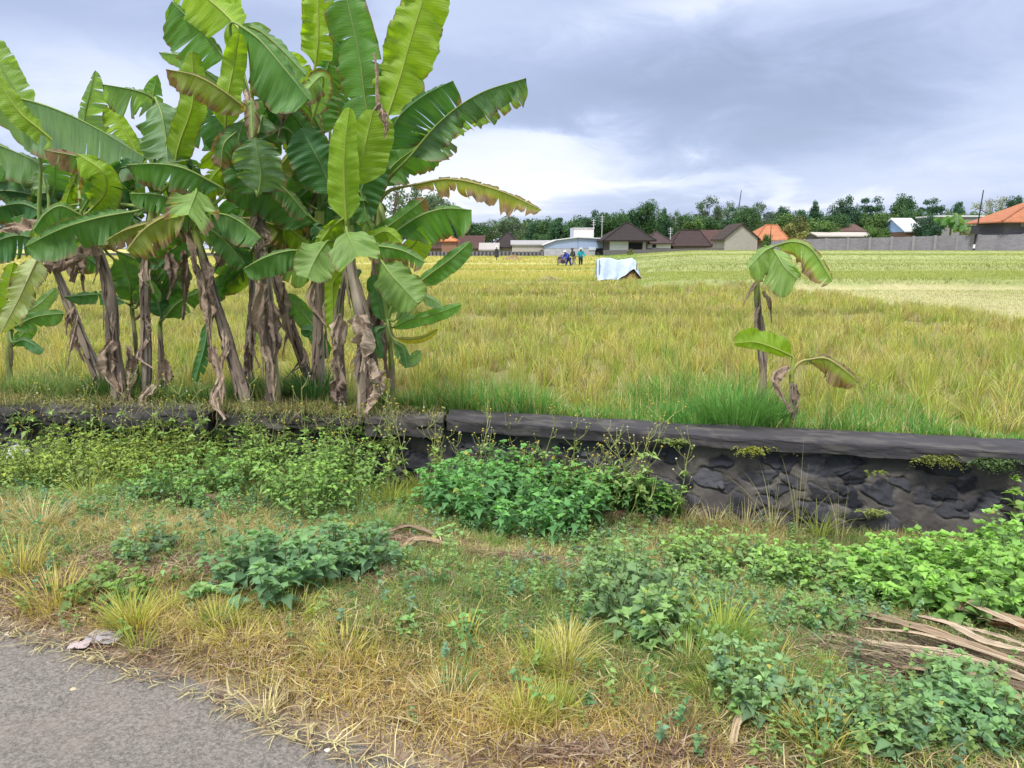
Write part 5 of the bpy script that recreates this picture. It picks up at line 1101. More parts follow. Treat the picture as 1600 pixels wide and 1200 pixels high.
# fibre heap under the fronds
parts = []
for (px, py, n, sp) in [(1380, 1065, 260, .16), (1440, 1060, 220, .16), (1340, 1040, 160, .14), (1480, 1020, 160, .2), (1560, 1050, 160, .2)]:
    g = G(px, py); a = RNG.normal(-.5, .35, n)+np.pi*(RNG.random(n) < .5); p = g+np.stack([RNG.normal(0, sp, n), RNG.normal(0, sp*.5, n), RNG.uniform(.0, .05, n)], -1)
    c = np.where(RNG.random((n, 1)) < .5, np.array([.10, .075, .06]), np.array([.36, .29, .2]))*(.6+.6*RNG.random((n, 1)))
    v, f, c = blades(p, .03+.02*RNG.random(n), .006, a, 5., c, 3, droop=.15); parts.append((v, f, c))
stuff('dry_fibres', parts, M['grass'], 'dark and pale plant fibres piled under the dry fronds', 'litter')
def plastic(label, px, py, w, h, col, seed, name, cat):
    g = G(px, py); k = np.linalg.norm(g-CAMV)/FPX; n = 26; uu, vv = np.meshgrid(np.linspace(-1, 1, n), np.linspace(-1, 1, n), indexing='ij')
    r = np.maximum(np.abs(uu), np.abs(vv)); X = uu*w*k/2*(1-.25*vv**2+.3*(fbm(vv*2+seed, uu*0, 3)-.5)); Yy = vv*w*k*.35*(1+.5*(fbm(uu*2+seed, vv*0, 5)-.5))
    Z = .02+h*(fbm(uu*2.2+seed, vv*2.2, seed))*(1-.6*r)+.03*np.abs(fbm(uu*5+seed, vv*3, 9)-.5)
    V = np.stack([X, Yy, Z], -1).reshape(-1, 3); V2 = V.copy(); V2[:, 2] -= .002; F = grid_faces(n, n)
    o = link(name, meshnp(name, np.vstack([V, V2]), [F, F[:, ::-1]+n*n], np.tile(col, (2*n*n, 1))), M['cloth'], None, tuple(g)); tag(o, label, cat)
plastic('crumpled translucent grey plastic scrap at the road edge', 165, 1006, 50, .035, (.32, .30, .32), 3, 'plastic_scrap', 'litter')
plastic('flat pinkish plastic scrap lying left of the grey one', 125, 1018, 26, .015, (.42, .35, .35), 9, 'plastic_scrap', 'litter')
plastic('white plastic bag caught in the weeds at the far left', 28, 722, 26, .26, (.6, .6, .66), 5, 'plastic_bag', 'litter')
def rock(label, px, py, w, col, seed, asp=.5):
    g = G(px, py); k = np.linalg.norm(g-CAMV)/FPX*w/2; n, m = 14, 20; th = np.linspace(0, np.pi, n)[:, None]; ph = np.linspace(0, 2*np.pi, m, endpoint=False)[None]
    D = np.stack([np.sin(th)*np.cos(ph), np.sin(th)*np.sin(ph), np.cos(th)+0*ph], -1); r = 1+.5*(fbm(D[..., 0]*2+seed+5, D[..., 1]*2+D[..., 2]*2+7, seed)-.5)
    V = D*r[..., None]*k*np.array([1, .8, asp]); tag(link('stone', meshnp('stone', V.reshape(-1, 3), [grid_faces(n, m, True)], np.array(col)), M['stone'], None, tuple(g+np.array([0, 0, k*asp*.5]))), label, 'stone')
rock('charred black stone lump below the widest weed bush', 845, 882, 34, (.05, .045, .045), 3)
rock('small charred stone beside the black lump', 905, 868, 34, (.045, .04, .045), 5)
rock('small white pebble lying on the asphalt', 512, 1174, 9, (.6, .57, .52), 7); rock('pale tan pebble at the road edge left', 115, 1082, 9, (.45, .38, .25), 9); rock('pale stone chip on the dirt at the left edge', 15, 994, 12, (.5, .45, .4), 11)

# ---------------------------------------------------------------- trees behind the fields
def tree_meshes(kind, seed):
    """unit tree: height 1, crown radius about .5"""
    r = np.random.default_rng(seed)
    K = {'round': (34, .17, 8000, .019, (.040, .098, .055), .40, .0), 'broad': (34, .17, 7500, .020, (.052, .12, .045), .30, .0), 'tier': (34, .16, 6500, .019, (.036, .09, .045), .32, .8),
         'airy': (40, .12, 4200, .017, (.085, .14, .08), .35, .0), 'bush': (22, .22, 5200, .026, (.085, .16, .045), .12, .0), 'pale': (40, .11, 3600, .014, (.2, .24, .18), .30, .0),  # distance haze put into the leaf tones, most in the pale kind
         'olive': (18, .18, 3000, .024, (.17, .18, .06), .12, .0), 'cone': (34, .17, 7500, .019, (.042, .11, .055), .22, .0)}[kind]
    nb, br_, nl, ls, col, zb, tier = K; col = np.array(col)
    bc = []
    while len(bc) < nb:
        p = r.uniform(-1, 1, 3)
        if np.linalg.norm(p) > 1 or np.linalg.norm(p) < .35: continue
        z = zb+(1-zb-.08)*(.5+.5*p[2]); rad = .40
        if kind == 'cone': rad = .40*(1.15-(z-zb)/(1-zb))
        if kind in ('airy', 'pale'): rad = .42
        x, y = p[0]*rad, p[1]*rad
        if tier: z = zb+(1-zb)*round((z-zb)/(1-zb)*5)/5-.02*(x*x+y*y)
        bc.append((x, y, z, br_*r.uniform(.6, 1.15)*(1.0 if kind != 'cone' else 1.1-.5*(z-zb)/(1-zb))))
    if kind in ('round', 'broad', 'tier', 'cone', 'bush', 'olive'): bc += [(0, 0, zb+(1-zb)*.45, .30), (.12, .05, zb+(1-zb)*.3, .27), (-.14, 0, zb+(1-zb)*.35, .26), (.02, -.1, zb+(1-zb)*.1, .28)]
    bc = np.array(bc); tone = r.uniform(.65, 1.45, len(bc)); ix = r.integers(0, len(bc), nl); D = norm(r.normal(size=(nl, 3))); rr = r.random(nl)**.45
    sq = np.array([1, 1, .45 if tier else .85]); p = bc[ix, :3]+D*(rr*bc[ix, 3])[:, None]*sq
    p[:, 2] = np.minimum(p[:, 2], 1.0)
    n_ = norm(D+.8*r.normal(size=(nl, 3))+np.array([0, 0, .4])); a = norm(np.cross(n_, r.normal(size=(nl, 3)))); b_ = np.cross(n_, a)
    s = (ls*r.uniform(.6, 1.4, nl))[:, None]
    V = np.stack([p-a*s, p+b_*s*.6, p+a*s, p-b_*s*.6], 1).reshape(-1, 3); F = np.arange(nl*4).reshape(-1, 4)
    c = col*tone[ix][:, None]*r.uniform(.65, 1.35, (nl, 1)); c = lerp(c, c*np.array([1.5, 1.25, .8]), (r.random((nl, 1)) < .15)*.7)
    cm = meshnp('crown', V, [F], np.repeat(c, 4, 0), smooth=False)
    t = MB(); top = zb+(1-zb)*.6; tr = np.array([[0, 0, -.02], [.01, 0, top*.4], [-.01, .01, top]]); t.tube(spline(tr, 8), np.linspace(.026, .008, 8), 7, (.10, .085, .07))
    for i in range(9 if kind in ('airy', 'pale') else 6):
        tgt = bc[int(r.integers(0, nb))]; z0 = r.uniform(max(zb*.6, .05), top*.85); t.tube(spline([np.array([0, 0, z0]), (np.array([0, 0, z0])+tgt[:3])/2+np.array([0, 0, -.01]), tgt[:3]], 6), np.linspace(.011, .003, 6), 5, (.10, .085, .07))
    return cm, np.concatenate(t.V), t
TM = {}
def tree(kind, var, px, ptop, wpx, Y, label, group='trees behind the village', name='tree', pbase=None):
    key = (kind, var)
    if key not in TM:
        cm, _, tb = tree_meshes(kind, len(TM)*13+7); cm.materials.append(M['tree'])
        tm = meshnp('trunk', np.concatenate(tb.V), [np.concatenate(v) for v in tb.F.values()], np.concatenate(tb.C)); tm.materials.append(M['bark']); TM[key] = (cm, tm)
    cm, tm = TM[key]; x = P(px, 380, Y)[0]; z = float(plot_info(x, min(Y, 110))[1])-.2 if pbase is None else P(px, pbase, Y)[2]
    H_ = P(px, ptop, Y)[2]-z; Wm = wpx*Y/FPX
    root = empty(name, (x, Y, z)); root.rotation_euler.z = (px*1.7) % 6.28
    for nm, me in (('crown', cm), ('trunk', tm)):
        o = bpy.data.objects.new(nm, me); COL.objects.link(o); o.parent = root; o.scale = (Wm*1.02, Wm*1.02, H_)
    tag(root, label, 'tree' if name == 'tree' else 'shrub', group)
TREES = [('airy', 0, 645, 276, 100, 118, 'tall thin leaved hazy tree rising just behind the fringed banana leaf'), ('airy', 1, 690, 300, 60, 124, 'thin leaved tree right of the tallest hazy one above the banana leaf tip'),
 ('broad', 0, 612, 340, 60, 120, 'dark tree behind the banana clump, left of the small orange gable'), ('broad', 1, 660, 345, 60, 126, 'dark tree above the maroon tiled roofs, left one'), ('round', 0, 705, 348, 50, 122, 'dark rounded tree right above the small orange shrine roof'),
 ('broad', 0, 740, 345, 55, 124, 'leafy tree behind the light grey shed roof'), ('airy', 0, 770, 338, 60, 130, 'greyish open tree behind the dark pointed hip roof, left side'), ('airy', 1, 800, 334, 62, 128, 'greyish open tree behind the dark pointed hip roof, right side'),
 ('cone', 0, 832, 345, 40, 122, 'slim green tree left of the dark egg shaped one'), ('cone', 1, 872, 331, 44, 120, 'dark egg shaped tree left of the white rooftop box'), ('broad', 1, 848, 360, 36, 118, 'low green tree between slim and egg shaped ones'),
 ('broad', 0, 910, 336, 50, 130, 'dark tree directly behind the white rooftop box'), ('round', 0, 932, 326, 52, 128, 'dark tree right of the rooftop box behind the antennas'), ('broad', 1, 962, 322, 56, 126, 'dark broad tree above the left half of the big hip roof'),
 ('round', 1, 990, 326, 48, 132, 'rounded tree above the right half of the big hip roof'), ('broad', 0, 1012, 311, 46, 130, 'highest dark tree behind the roofs right of the big hip roof'), ('cone', 0, 1036, 322, 40, 134, 'green tree right of the highest dark one'),
 ('airy', 0, 1056, 324, 40, 136, 'loose crowned tree above the left end of the long maroon roof'), ('broad', 1, 1078, 326, 46, 130, 'medium green tree above the long maroon roof'), ('airy', 1, 1106, 302, 52, 134, 'tall sparse tree with sky showing through, left one of two'),
 ('airy', 0, 1135, 308, 44, 138, 'tall sparse tree with sky showing through, right one of two'), ('tier', 0, 1152, 316, 50, 128, 'dark flat layered tree above the grey gable house'), ('airy', 1, 1184, 312, 56, 130, 'open branched tree above the right slope of the grey gable house'),
 ('round', 1, 1216, 322, 44, 132, 'bluish dark tree behind the orange hip roof'), ('bush', 0, 1170, 335, 50, 122, 'bright green lower tree right behind the grey gable house'), ('broad', 0, 1105, 338, 60, 124, 'wide green tree low behind the tiled roof left of the grey gable house'),
 ('cone', 0, 1270, 310, 46, 128, 'dark tree with a feathered top behind the olive shrubs'), ('airy', 1, 1243, 325, 40, 134, 'small open tree between the bluish and the feathered ones'), ('round', 0, 1318, 303, 52, 118, 'big round blue green tree, densest crown of the skyline'),
 ('tier', 1, 1357, 301, 46, 122, 'dark layered tree touching the big round one'), ('broad', 1, 1385, 322, 40, 126, 'light tree in the dip right of the layered tree'), ('broad', 0, 1408, 302, 46, 124, 'leafy tree above the blue gable roof'),
 ('tier', 0, 1447, 303, 52, 126, 'layered tree right of the one above the blue gable'), ('cone', 1, 1492, 304, 34, 132, 'small dark double topped tree before the pole'), ('airy', 0, 1475, 322, 50, 136, 'greyer open tree filling the gap left of the pole'),
 ('pale', 0, 1545, 299, 66, 150, 'pale hazy bare looking tree right of the pole'), ('round', 1, 1583, 305, 44, 140, 'dark tree just above the ridge of the big orange roof'), ('broad', 1, 1525, 325, 60, 130, 'greyish green tree behind the pole foot and pale tree'),
 ('bush', 0, 1560, 328, 60, 128, 'low green tree left of the big orange roof slope')]
for i in range(15):
    px = -60+i*45; TREES.append((['broad', 'round', 'airy', 'cone'][i % 4], i % 2, px, 338+int(14*math.sin(i*2.3)), 70, 122+(i*7) % 14, 'dark tree of the far row seen between the banana stems and leaves'))
for i in range(8):
    TREES.append((['broad', 'airy', 'cone', 'round'][i % 4], (i+1) % 2, 1655+i*50, 318+int(12*math.sin(i*1.9)), 70, 130, 'tree of the far row beyond the big orange roof'))
for i, (k_, px, pt, w_) in enumerate([('bush', 1225, 332, 50), ('broad', 1300, 326, 50), ('bush', 1340, 332, 46), ('broad', 1425, 318, 50), ('bush', 1395, 334, 40), ('broad', 1470, 328, 50), ('bush', 1510, 330, 44), ('cone', 1250, 318, 34), ('broad', 1165, 322, 44), ('bush', 1085, 338, 44), ('broad', 895, 345, 44), ('bush', 1555, 335, 40)]):
    TREES.append((k_, i % 2, px, pt, w_, 112+(i*3) % 8, 'lighter green middle row tree '+['right above the orange hip roof', 'just left of the big round tree', 'at the foot of the layered tree by the rusty roof', 'above the shiny white metal roof', 'touching the left corner of the blue gable', 'behind the far banana plants', 'just behind the tall dark pole', 'behind the olive shrub', 'behind the right slope of the grey gable', 'over the right end of the wide maroon roof', 'left of the cream rooftop room', 'beside the tip of the big orange roof'][i]))
for i in range(14):
    TREES.append((['broad', 'cone', 'bush'][i % 3], i % 2, 700+i*48, 340+int(8*math.sin(i*1.7)), 66, 142+(i*5) % 9, 'dark background tree filling the gaps low behind the skyline row'))
for t_ in TREES: tree(*t_, group='trees behind the village')
for t_ in [('olive', 0, 1240, 336, 56, 104, 'olive brown bushy shrub behind the grey block wall'), ('bush', 1, 1283, 338, 56, 108, 'bright green shrub right of the olive one behind the block wall'), ('bush', 0, 1372, 332, 52, 106, 'light green shrub left of the blue gable house'),
           ('bush', 1, 1364, 350, 30, 98, 'small green shrub standing over the wall left of the blue gable'), ('round', 0, 1447, 335, 46, 98, 'rounded dark shrub right of the blue gable house'), ('olive', 1, 1516, 348, 30, 97, 'brownish shrub left of the dark pole'),
           ('bush', 0, 1198, 365, 20, 97, 'small shrub at the corner of the grey gable house'), ('olive', 0, 985, 388, 14, 88, 'yellowish little bush before the verandah of the big hip roof house'), ('bush', 1, 610, 378, 36, 100, 'pale green bush left of the small orange gable'),
           ('bush', 0, 1500, 382, 16, 90, 'low weed bush at the foot of the block wall left of the pole'), ('bush', 1, 1572, 382, 16, 88, 'low weed bush at the foot of the dark block building')]:
    tree(*t_, group='shrubs around the village walls', name='shrub')
def far_banana(label, px, ptop, wpx, Y, n=9):
    x, _, zt = P(px, ptop, Y); z = float(plot_info(x, Y)[1]); h = zt-z; root = empty('banana_plant', (x, Y, z)); tag(root, label, 'banana plant', 'banana plants by the far wall'); b_ = MB(); b_.tube([(x, Y, z), (x, Y, z+h*.62)], [.16, .11], 7, (.2, .2, .09)); b_.build('pseudostem', M['bark'], root)
    r = np.random.default_rng(int(px))
    for i in range(n):
        a = i*2.4; l = wpx*Y/FPX*.55; e_ = np.array([math.cos(a)*l, math.sin(a)*l, 0]); p0 = np.array([x, Y, z+h*.6])
        me, _ = leaf_mesh([p0, p0+e_*.4+np.array([0, 0, h*.38*r.uniform(.6, 1)]), p0+e_*.9+np.array([0, 0, h*.2*r.uniform(-.2, 1)])], .3, .3, 15, 15, ['y', 'g', 'b'][i % 3], tears=2, seed=i); link('leaf', me, M['banana'], root)
far_banana('bright far banana plant over the block wall, left of three', 1472, 338, 30, 98); far_banana('bright far banana plant over the block wall, middle of three', 1488, 333, 32, 97); far_banana('bright far banana plant over the block wall, right of three', 1503, 344, 26, 96)

# ---------------------------------------------------------------- village
def X(px, Y): return P(px, 386, Y)[0]
def Zp(py, Y): return P(800, py, Y)[2]
def house(label, cat, Y, px0, px1, pe, pb, roof, pa, wallc, roofc, dep=6, ridge=None, over=.5, opens=(), name='house', plinth=None, wm='wall', rm='roof', group=None, gwall=None):
    x0, x1 = X(px0, Y), X(px1, Y); ze, zb, za = Zp(pe, Y), Zp(pb, Y)-.6, Zp(pa, Y)
    root = empty(name, ((x0+x1)/2, Y+dep/2, zb)); tag(root, label, cat, group)
    b_ = MB(); y0, y1 = Y, Y+dep; xm = (x0+x1)/2
    if roof == 'gable':
        V = [(x0, y0, zb), (x1, y0, zb), (x1, y0, ze), (xm, y0, za-.05), (x0, y0, ze)]; V += [(a_, y1, c_) for a_, _, c_ in V]
        b_.add(V, [np.array([[0, 1, 2, 3, 4]]), np.array([[9, 8, 7, 6, 5]]), np.array([[0, 4, 9, 5], [1, 6, 7, 2]])], wallc)
    elif roof == 'slope':
        zl, zr, zm = ze  if isinstance(ze, tuple) else (ze, ze, za), None, None
    else: b_.box(x0, x1, y0, y1, zb, ze, wallc)
    if roof == 'side': b_.add([(x0, y0, ze), (x0, y1, ze), (x0, (y0+y1)/2, za-.05), (x1, y0, ze), (x1, y1, ze), (x1, (y0+y1)/2, za-.05)], np.array([[0, 2, 1], [3, 4, 5]]), gwall or wallc)
    b_.build('wall', M[wm], root)
    if plinth: MB().box(x0-.06, x1+.06, y0-.08, y0-.003, zb, Zp(plinth[0], Y), plinth[1]).build('plinth', M['wall'], root)
    rb = MB(); o = over; th = .16
    if roof == 'gable':
        for s_, xe in ((0, x0-o), (1, x1+o)):
            k = (za-ze)/(xm-x0); zl = ze-k*o; V = [(xe, y0-o*.7, zl), (xm, y0-o*.7, za), (xm, y1+o, za), (xe, y1+o, zl)]; V += [(a_, c_, d_+th) for a_, c_, d_ in V]
            rb.add(V, np.array([[0, 1, 2, 3], [7, 6, 5, 4], [0, 4, 5, 1], [2, 6, 7, 3], [0, 3, 7, 4]]), roofc)
    elif roof == 'side':     # gable roof with its ridge parallel to the picture
        ym = (y0+y1)/2
        for ye in (y0-o, y1+o):
            V = [(x0-o, ye, ze-.05), (x1+o, ye, ze-.05), (x1+o, ym, za), (x0-o, ym, za)]; V += [(a_, c_, d_+th) for a_, c_, d_ in V]
            rb.add(V, np.array([[0, 1, 2, 3], [7, 6, 5, 4], [0, 4, 5, 1], [1, 5, 6, 2], [0, 3, 7, 4]]), roofc)
    elif roof == 'hip':
        ra, rb_ = (X(ridge[0], Y+dep/2), X(ridge[1], Y+dep/2)) if ridge else (xm-.1, xm+.1); ym = (y0+y1)/2; za2 = CAMZ+(za-CAMZ)*(Y+dep/2)/Y
        V = [(x0-o, y0-o, ze), (x1+o, y0-o, ze), (x1+o, y1+o, ze), (x0-o, y1+o, ze), (ra, ym, za2), (rb_, ym, za2), (x0-o, y0-o, ze-th), (x1+o, y0-o, ze-th), (x1+o, y1+o, ze-th), (x0-o, y1+o, ze-th)]
        rb.add(V, [np.array([[0, 1, 5, 4], [2, 3, 4, 5], [0, 6, 7, 1], [1, 7, 8, 2], [3, 9, 6, 0], [9, 8, 7, 6]]), np.array([[1, 2, 5], [3, 0, 4]])], roofc)
        rb.tube([V[0], V[4], V[5], V[1]], .11, 6, np.array(roofc)*.8); rb.tube([V[4], V[5]], .13, 6, np.array(roofc)*.8)
    elif roof == 'flat':
        rb.box(x0-o, x1+o, y0-o, y1+o, ze, ze+max(za-ze, .12), roofc)
    rb.build('roof', M[rm], root)
    for (a0, a1, b0, b1, nm, c_) in opens:
        f = MB(); fx0, fx1, fz0, fz1 = X(a0, Y), X(a1, Y), Zp(b1, Y), Zp(b0, Y); f.box(fx0, fx1, y0-.05, y0-.004, fz0, fz1, c_)
        fo = f.build(nm, M['wall'], root)
        if nm in ('window', 'door'): MB().box(fx0-.08, fx1+.08, y0-.08, y0-.052, fz1, fz1+.1, (.35, .33, .31)).build('lintel', M['wall'], fo)
    return root
DK, MAR, ORG, GRY = (.036, .028, .028), (.085, .046, .042), (.44, .18, .09), (.26, .25, .25)
house('small orange tiled gable house glimpsed right of the banana stems', 'house', 112, 634, 657, 391, 406, 'gable', 377, (.45, .40, .33), (.45, .22, .10), 8)
house('long house with patchy dark maroon tiled roof at the left of the village', 'house', 116, 664, 712, 389, 406, 'side', 374, (.30, .28, .28), MAR, 9)
house('small pavilion with bright orange hip roof in front of the maroon roofs', 'house', 111, 690, 713, 376, 406, 'hip', 369, (.26, .15, .11), (.52, .20, .10), 3, over=.3)
house('house with steep maroon tiled roof right of the orange pavilion', 'house', 115, 719, 752, 389, 406, 'side', 369, (.32, .30, .30), MAR, 8)
house('low shed with a light grey roof between maroon and dark pointed roofs', 'shed', 110, 750, 778, 391, 406, 'side', 381, (.24, .23, .25), (.34, .32, .31), 4, rm='wall', over=.2)
house('house with a dark pointed hip roof left of the long grey shed', 'house', 113, 774, 812, 386, 406, 'hip', 363, (.42, .40, .38), DK, 8, over=.6)
house('long low shed with grey roof and a dark doorway left of the blue building', 'shed', 109, 800, 868, 383, 406, 'side', 377, (.40, .38, .35), (.30, .30, .31), 4, rm='wall', over=.2, opens=[(844.5, 850.5, 391, 405, 'door', (.02, .02, .03)), (852, 868, 390, 406, 'panel', (.62, .62, .66)), (855, 860, 392, 400, 'window', (.25, .26, .32))])
# blue metal building: its own roofline
Yb = 107
def blue():
    root = empty('warehouse', (X(903, Yb), Yb+4, Zp(405, Yb)-.6)); tag(root, 'pale blue metal clad building with block lower walls in the village centre', 'building')
    pts = [(850, 384), (868, 376), (903, 371.5), (943, 374)]; n = 4; V = [(X(px, Yb), Yb, Zp(py, Yb)) for px, py in pts]; Bm = [(X(px, Yb), Yb, Zp(388, Yb)) for px, _ in pts]; b_ = MB()
    up = V+Bm; up2 = [(a_, Yb+9, c_) for a_, _, c_ in up]; F = [[4, 5, 1, 0], [5, 6, 2, 1], [6, 7, 3, 2], [8, 9, 13, 12], [9, 10, 14, 13], [10, 11, 15, 14], [7, 15, 11, 3], [0, 8, 12, 4]]
    b_.add(up+up2, np.array(F), (.30, .38, .58)); b_.build('cladding', M['metal'], root)
    MB().box(X(850, Yb), X(930, Yb), Yb+.02, Yb+8.9, Zp(406, Yb)-.6, Zp(388.2, Yb), (.40, .41, .47)).build('lower_wall', M['block'], root)
    MB().box(X(930.2, Yb), X(943, Yb), Yb+.3, Yb+8.9, Zp(406, Yb)-.6, Zp(388.2, Yb), (.07, .065, .08)).build('bay_shade', M['wall'], root)  # solid block, the bay's inner shade put into its dark colour
    r_ = MB()
    for i in range(3):
        a_, c_ = V[i], V[i+1]; q = [(a_[0]-.2*(i == 0), Yb-.3, a_[2]+.02), (c_[0]+.2*(i == 2), Yb-.3, c_[2]+.02), (c_[0]+.2*(i == 2), Yb+9.3, c_[2]+.02), (a_[0]-.2*(i == 0), Yb+9.3, a_[2]+.02)]; q += [(x_, y_, z_+.14) for x_, y_, z_ in q]
        r_.add(q, np.array([[0, 1, 2, 3], [7, 6, 5, 4], [0, 4, 5, 1], [1, 5, 6, 2], [3, 7, 4, 0]]), (.62, .64, .70))
    r_.build('roof', M['metal'], root); 
    MB().box(X(903, Yb)-.03, X(903, Yb)+.03, Yb-.04, Yb-.003, Zp(388, Yb), Zp(372, Yb), (.15, .2, .35)).build('seam', M['metal'], root)
    MB().box(X(920, Yb), X(931, Yb), Yb-.06, Yb-.003, Zp(391, Yb), Zp(386, Yb), (.55, .58, .7)).build('panel', M['metal'], root)
blue()
house('cream white box shaped room standing on the blue building roof', 'building', 114, 896, 927, 357, 372, 'flat', 355.8, (.74, .68, .60), (.5, .5, .5), 4, over=.15, name='rooftop_room', rm='wall', opens=[(890.5, 896, 356.5, 372, 'side_panel', (.36, .38, .44))])
house('big house with dark brown hip roof, white front wall and open verandah', 'house', 100, 952, 1012, 375.5, 399, 'hip', 349, (.11, .10, .10), (.032, .024, .024), 11, over=.9, ridge=(976, 982), opens=[(952.5, 981.5, 377.5, 391, 'white_panel', (.72, .72, .70)), (983, 1003, 380, 390, 'verandah_shade', (.02, .018, .02)), (1004, 1009, 378, 390, 'pillar', (.4, .38, .36))], plinth=(391, (.075, .07, .085)))  # verandah is a near-black panel on the wall, its shade put into the colour
house('little house with dark roof and white walls right of the verandah house', 'house', 104, 1012, 1048, 380, 396, 'hip', 362, (.70, .70, .69), (.07, .05, .05), 6, over=.4, opens=[(1019, 1025, 379.5, 387, 'window', (.03, .03, .03))], plinth=(388, (.12, .11, .12)))
house('wide house with brownish maroon hip roof, middle of the village', 'house', 106, 1052, 1104, 384, 394, 'hip', 360, (.30, .28, .27), (.05, .032, .032), 9, over=.6, ridge=(1062, 1092))
house('house with tangled maroon tiles left of the grey gable house', 'house', 108, 1104, 1134, 382, 394, 'side', 360, (.45, .42, .42), MAR, 8, opens=[(1108, 1133, 383, 386, 'white_strip', (.75, .7, .7))])
house('plain grey concrete gable end house behind the green field', 'house', 95, 1132, 1183, 372, 393, 'gable', 350.5, (.34, .315, .29), (.06, .045, .04), 5.5, over=.35)
house('house with bright orange hip roof right of the grey gable', 'house', 101, 1184, 1224, 374.5, 393, 'hip', 351.5, (.22, .17, .14), ORG, 8, over=.5, ridge=(1194, 1212))
house('house with rusty brown roof behind the long grey roof', 'house', 112, 1304, 1345, 362, 390, 'side', 350, (.3, .25, .23), (.13, .08, .07), 8)
house('long shed with weathered grey roof just over the block wall', 'shed', 104, 1277, 1364, 369.5, 390, 'side', 364, (.20, .18, .19), (.42, .39, .36), 5, rm='wall', over=.2)
house('house with a light blue gable end and shiny white metal roof', 'house', 100, 1413, 1440, 362, 390, 'side', 341, (.16, .10, .08), (.66, .70, .78), 7.5, over=.25, wm='metal', rm='metal', gwall=(.33, .48, .78))
house('large building with long orange tiled roof and dark block wall at the right edge', 'building', 86, 1566, 1690, 346, 394, 'hip', 308, (.13, .125, .15), (.42, .17, .095), 5, over=.9, ridge=(1613, 1650), wm='block', opens=[(1591, 1600, 348, 354, 'window', (.30, .27, .27))])
house('low flat shed with whitish roof edge behind the far banana plants', 'shed', 103, 1460, 1530, 339, 390, 'flat', 336.5, (.25, .25, .26), (.6, .62, .62), 5, over=.2, rm='wall')
# dark compound wall and grey block wall
def longwall(label, segs, Y0, Y1, hcol, mt, name='compound_wall', posts=None, pc=None):
    """segs: list of (px, ptop, pbase)"""
    root = empty(name, (X(segs[0][0], Y0), Y0, 0)); tag(root, label, 'wall'); b_ = MB(); n = len(segs)
    for i in range(n-1):
        (p0, t0, b0), (p1, t1, b1) = segs[i], segs[i+1]; ya, yb_ = lerp(Y0, Y1, i/(n-1)), lerp(Y0, Y1, (i+1)/(n-1))
        q = [(X(p0, ya), ya, Zp(b0, ya)-.5), (X(p1, yb_), yb_, Zp(b1, yb_)-.5), (X(p1, yb_), yb_, Zp(t1, yb_)), (X(p0, ya), ya, Zp(t0, ya))]; q += [(a_, c_+.2, d_) for a_, c_, d_ in q]
        b_.add(q, np.array([[0, 1, 2, 3], [7, 6, 5, 4], [3, 2, 6, 7], [0, 3, 7, 4], [1, 5, 6, 2]]), hcol)
    b_.build('wall_face', mt, root)
    if posts:
        for i, p_ in enumerate(np.arange(segs[0][0]+posts/2, segs[-1][0], posts)):
            f = (p_-segs[0][0])/(segs[-1][0]-segs[0][0]); y_ = lerp(Y0, Y1, f)-.1; zt = Zp(np.interp(p_, [s[0] for s in segs], [s[1] for s in segs]), y_)+.08; x_ = X(p_, y_)
            MB().box(x_-.14, x_+.14, y_-.12, y_+.09, zt-3, zt, pc).build('pillar', M['wall'], root)
longwall('dark compound wall with thin pale uprights at the left of the village', [(664, 394, 406), (740, 394, 406), (850, 393.5, 406)], 106, 106, (.085, .085, .105), M['wall'], posts=6, pc=(.16, .16, .18))
longwall('very dark low wall running left behind the banana stems', [(-60, 396, 408), (300, 395, 407), (640, 394, 407)], 110, 107, (.10, .10, .115), M['wall'])
longwall('low dark garden wall in front of the hip roof houses', [(943, 391, 399), (1050, 389, 396), (1132, 387.5, 393)], 98, 95, (.13, .12, .125), M['wall'])
longwall('long grey concrete block wall with pillars at the right of the field', [(1205, 376.5, 389), (1290, 373, 389), (1400, 370.5, 391.5), (1480, 368, 394), (1545, 367, 395), (1660, 365, 397)], 96, 84, (.235, .225, .255), M['block'], posts=34, pc=(.26, .25, .27))
# poles
def pole(label, px, pt, pb, Y, r, bands, arm=None, lean=0):
    root = empty('utility_pole', (X(px, Y), Y, Zp(pb, Y))); tag(root, label, 'pole'); x = X(px, Y); zt, zb = Zp(pt, Y), Zp(pb, Y)-.4; xt = x+lean
    MB().tube([(x, Y, zb), (xt, Y, zt)], [r, r*.55], 8, (.03, .028, .03)).build('pole', M['metal'], root)
    for (a0, a1, c_) in bands:
        f = lambda p_: (Zp(p_, Y)-zb)/(zt-zb)
        MB().tube([(lerp(x, xt, f(p_)), Y, Zp(p_, Y)) for p_ in (a1, a0)], r*1.12, 8, c_).build('band', M['metal'], root)
    if arm:
        b_ = MB(); za = Zp(arm, Y); b_.box(x-.9, x+.9, Y-.1, Y+.1, za-.1, za+.02, (.03, .03, .035)); b_.box(x-.55, x+.2, Y-.35, Y-.13, za-.9, za-.12, (.045, .045, .06)); b_.build('transformer_frame', M['metal'], root)
pole('tall thin dark pole with a white band before the big orange roof', 1521, 297, 396, 87, .10, [(382, 388, (.75, .75, .78))], 353, .45)
pole('thin dark pole in front of the orange hip roof', 1203, 352, 388, 94, .06, [])
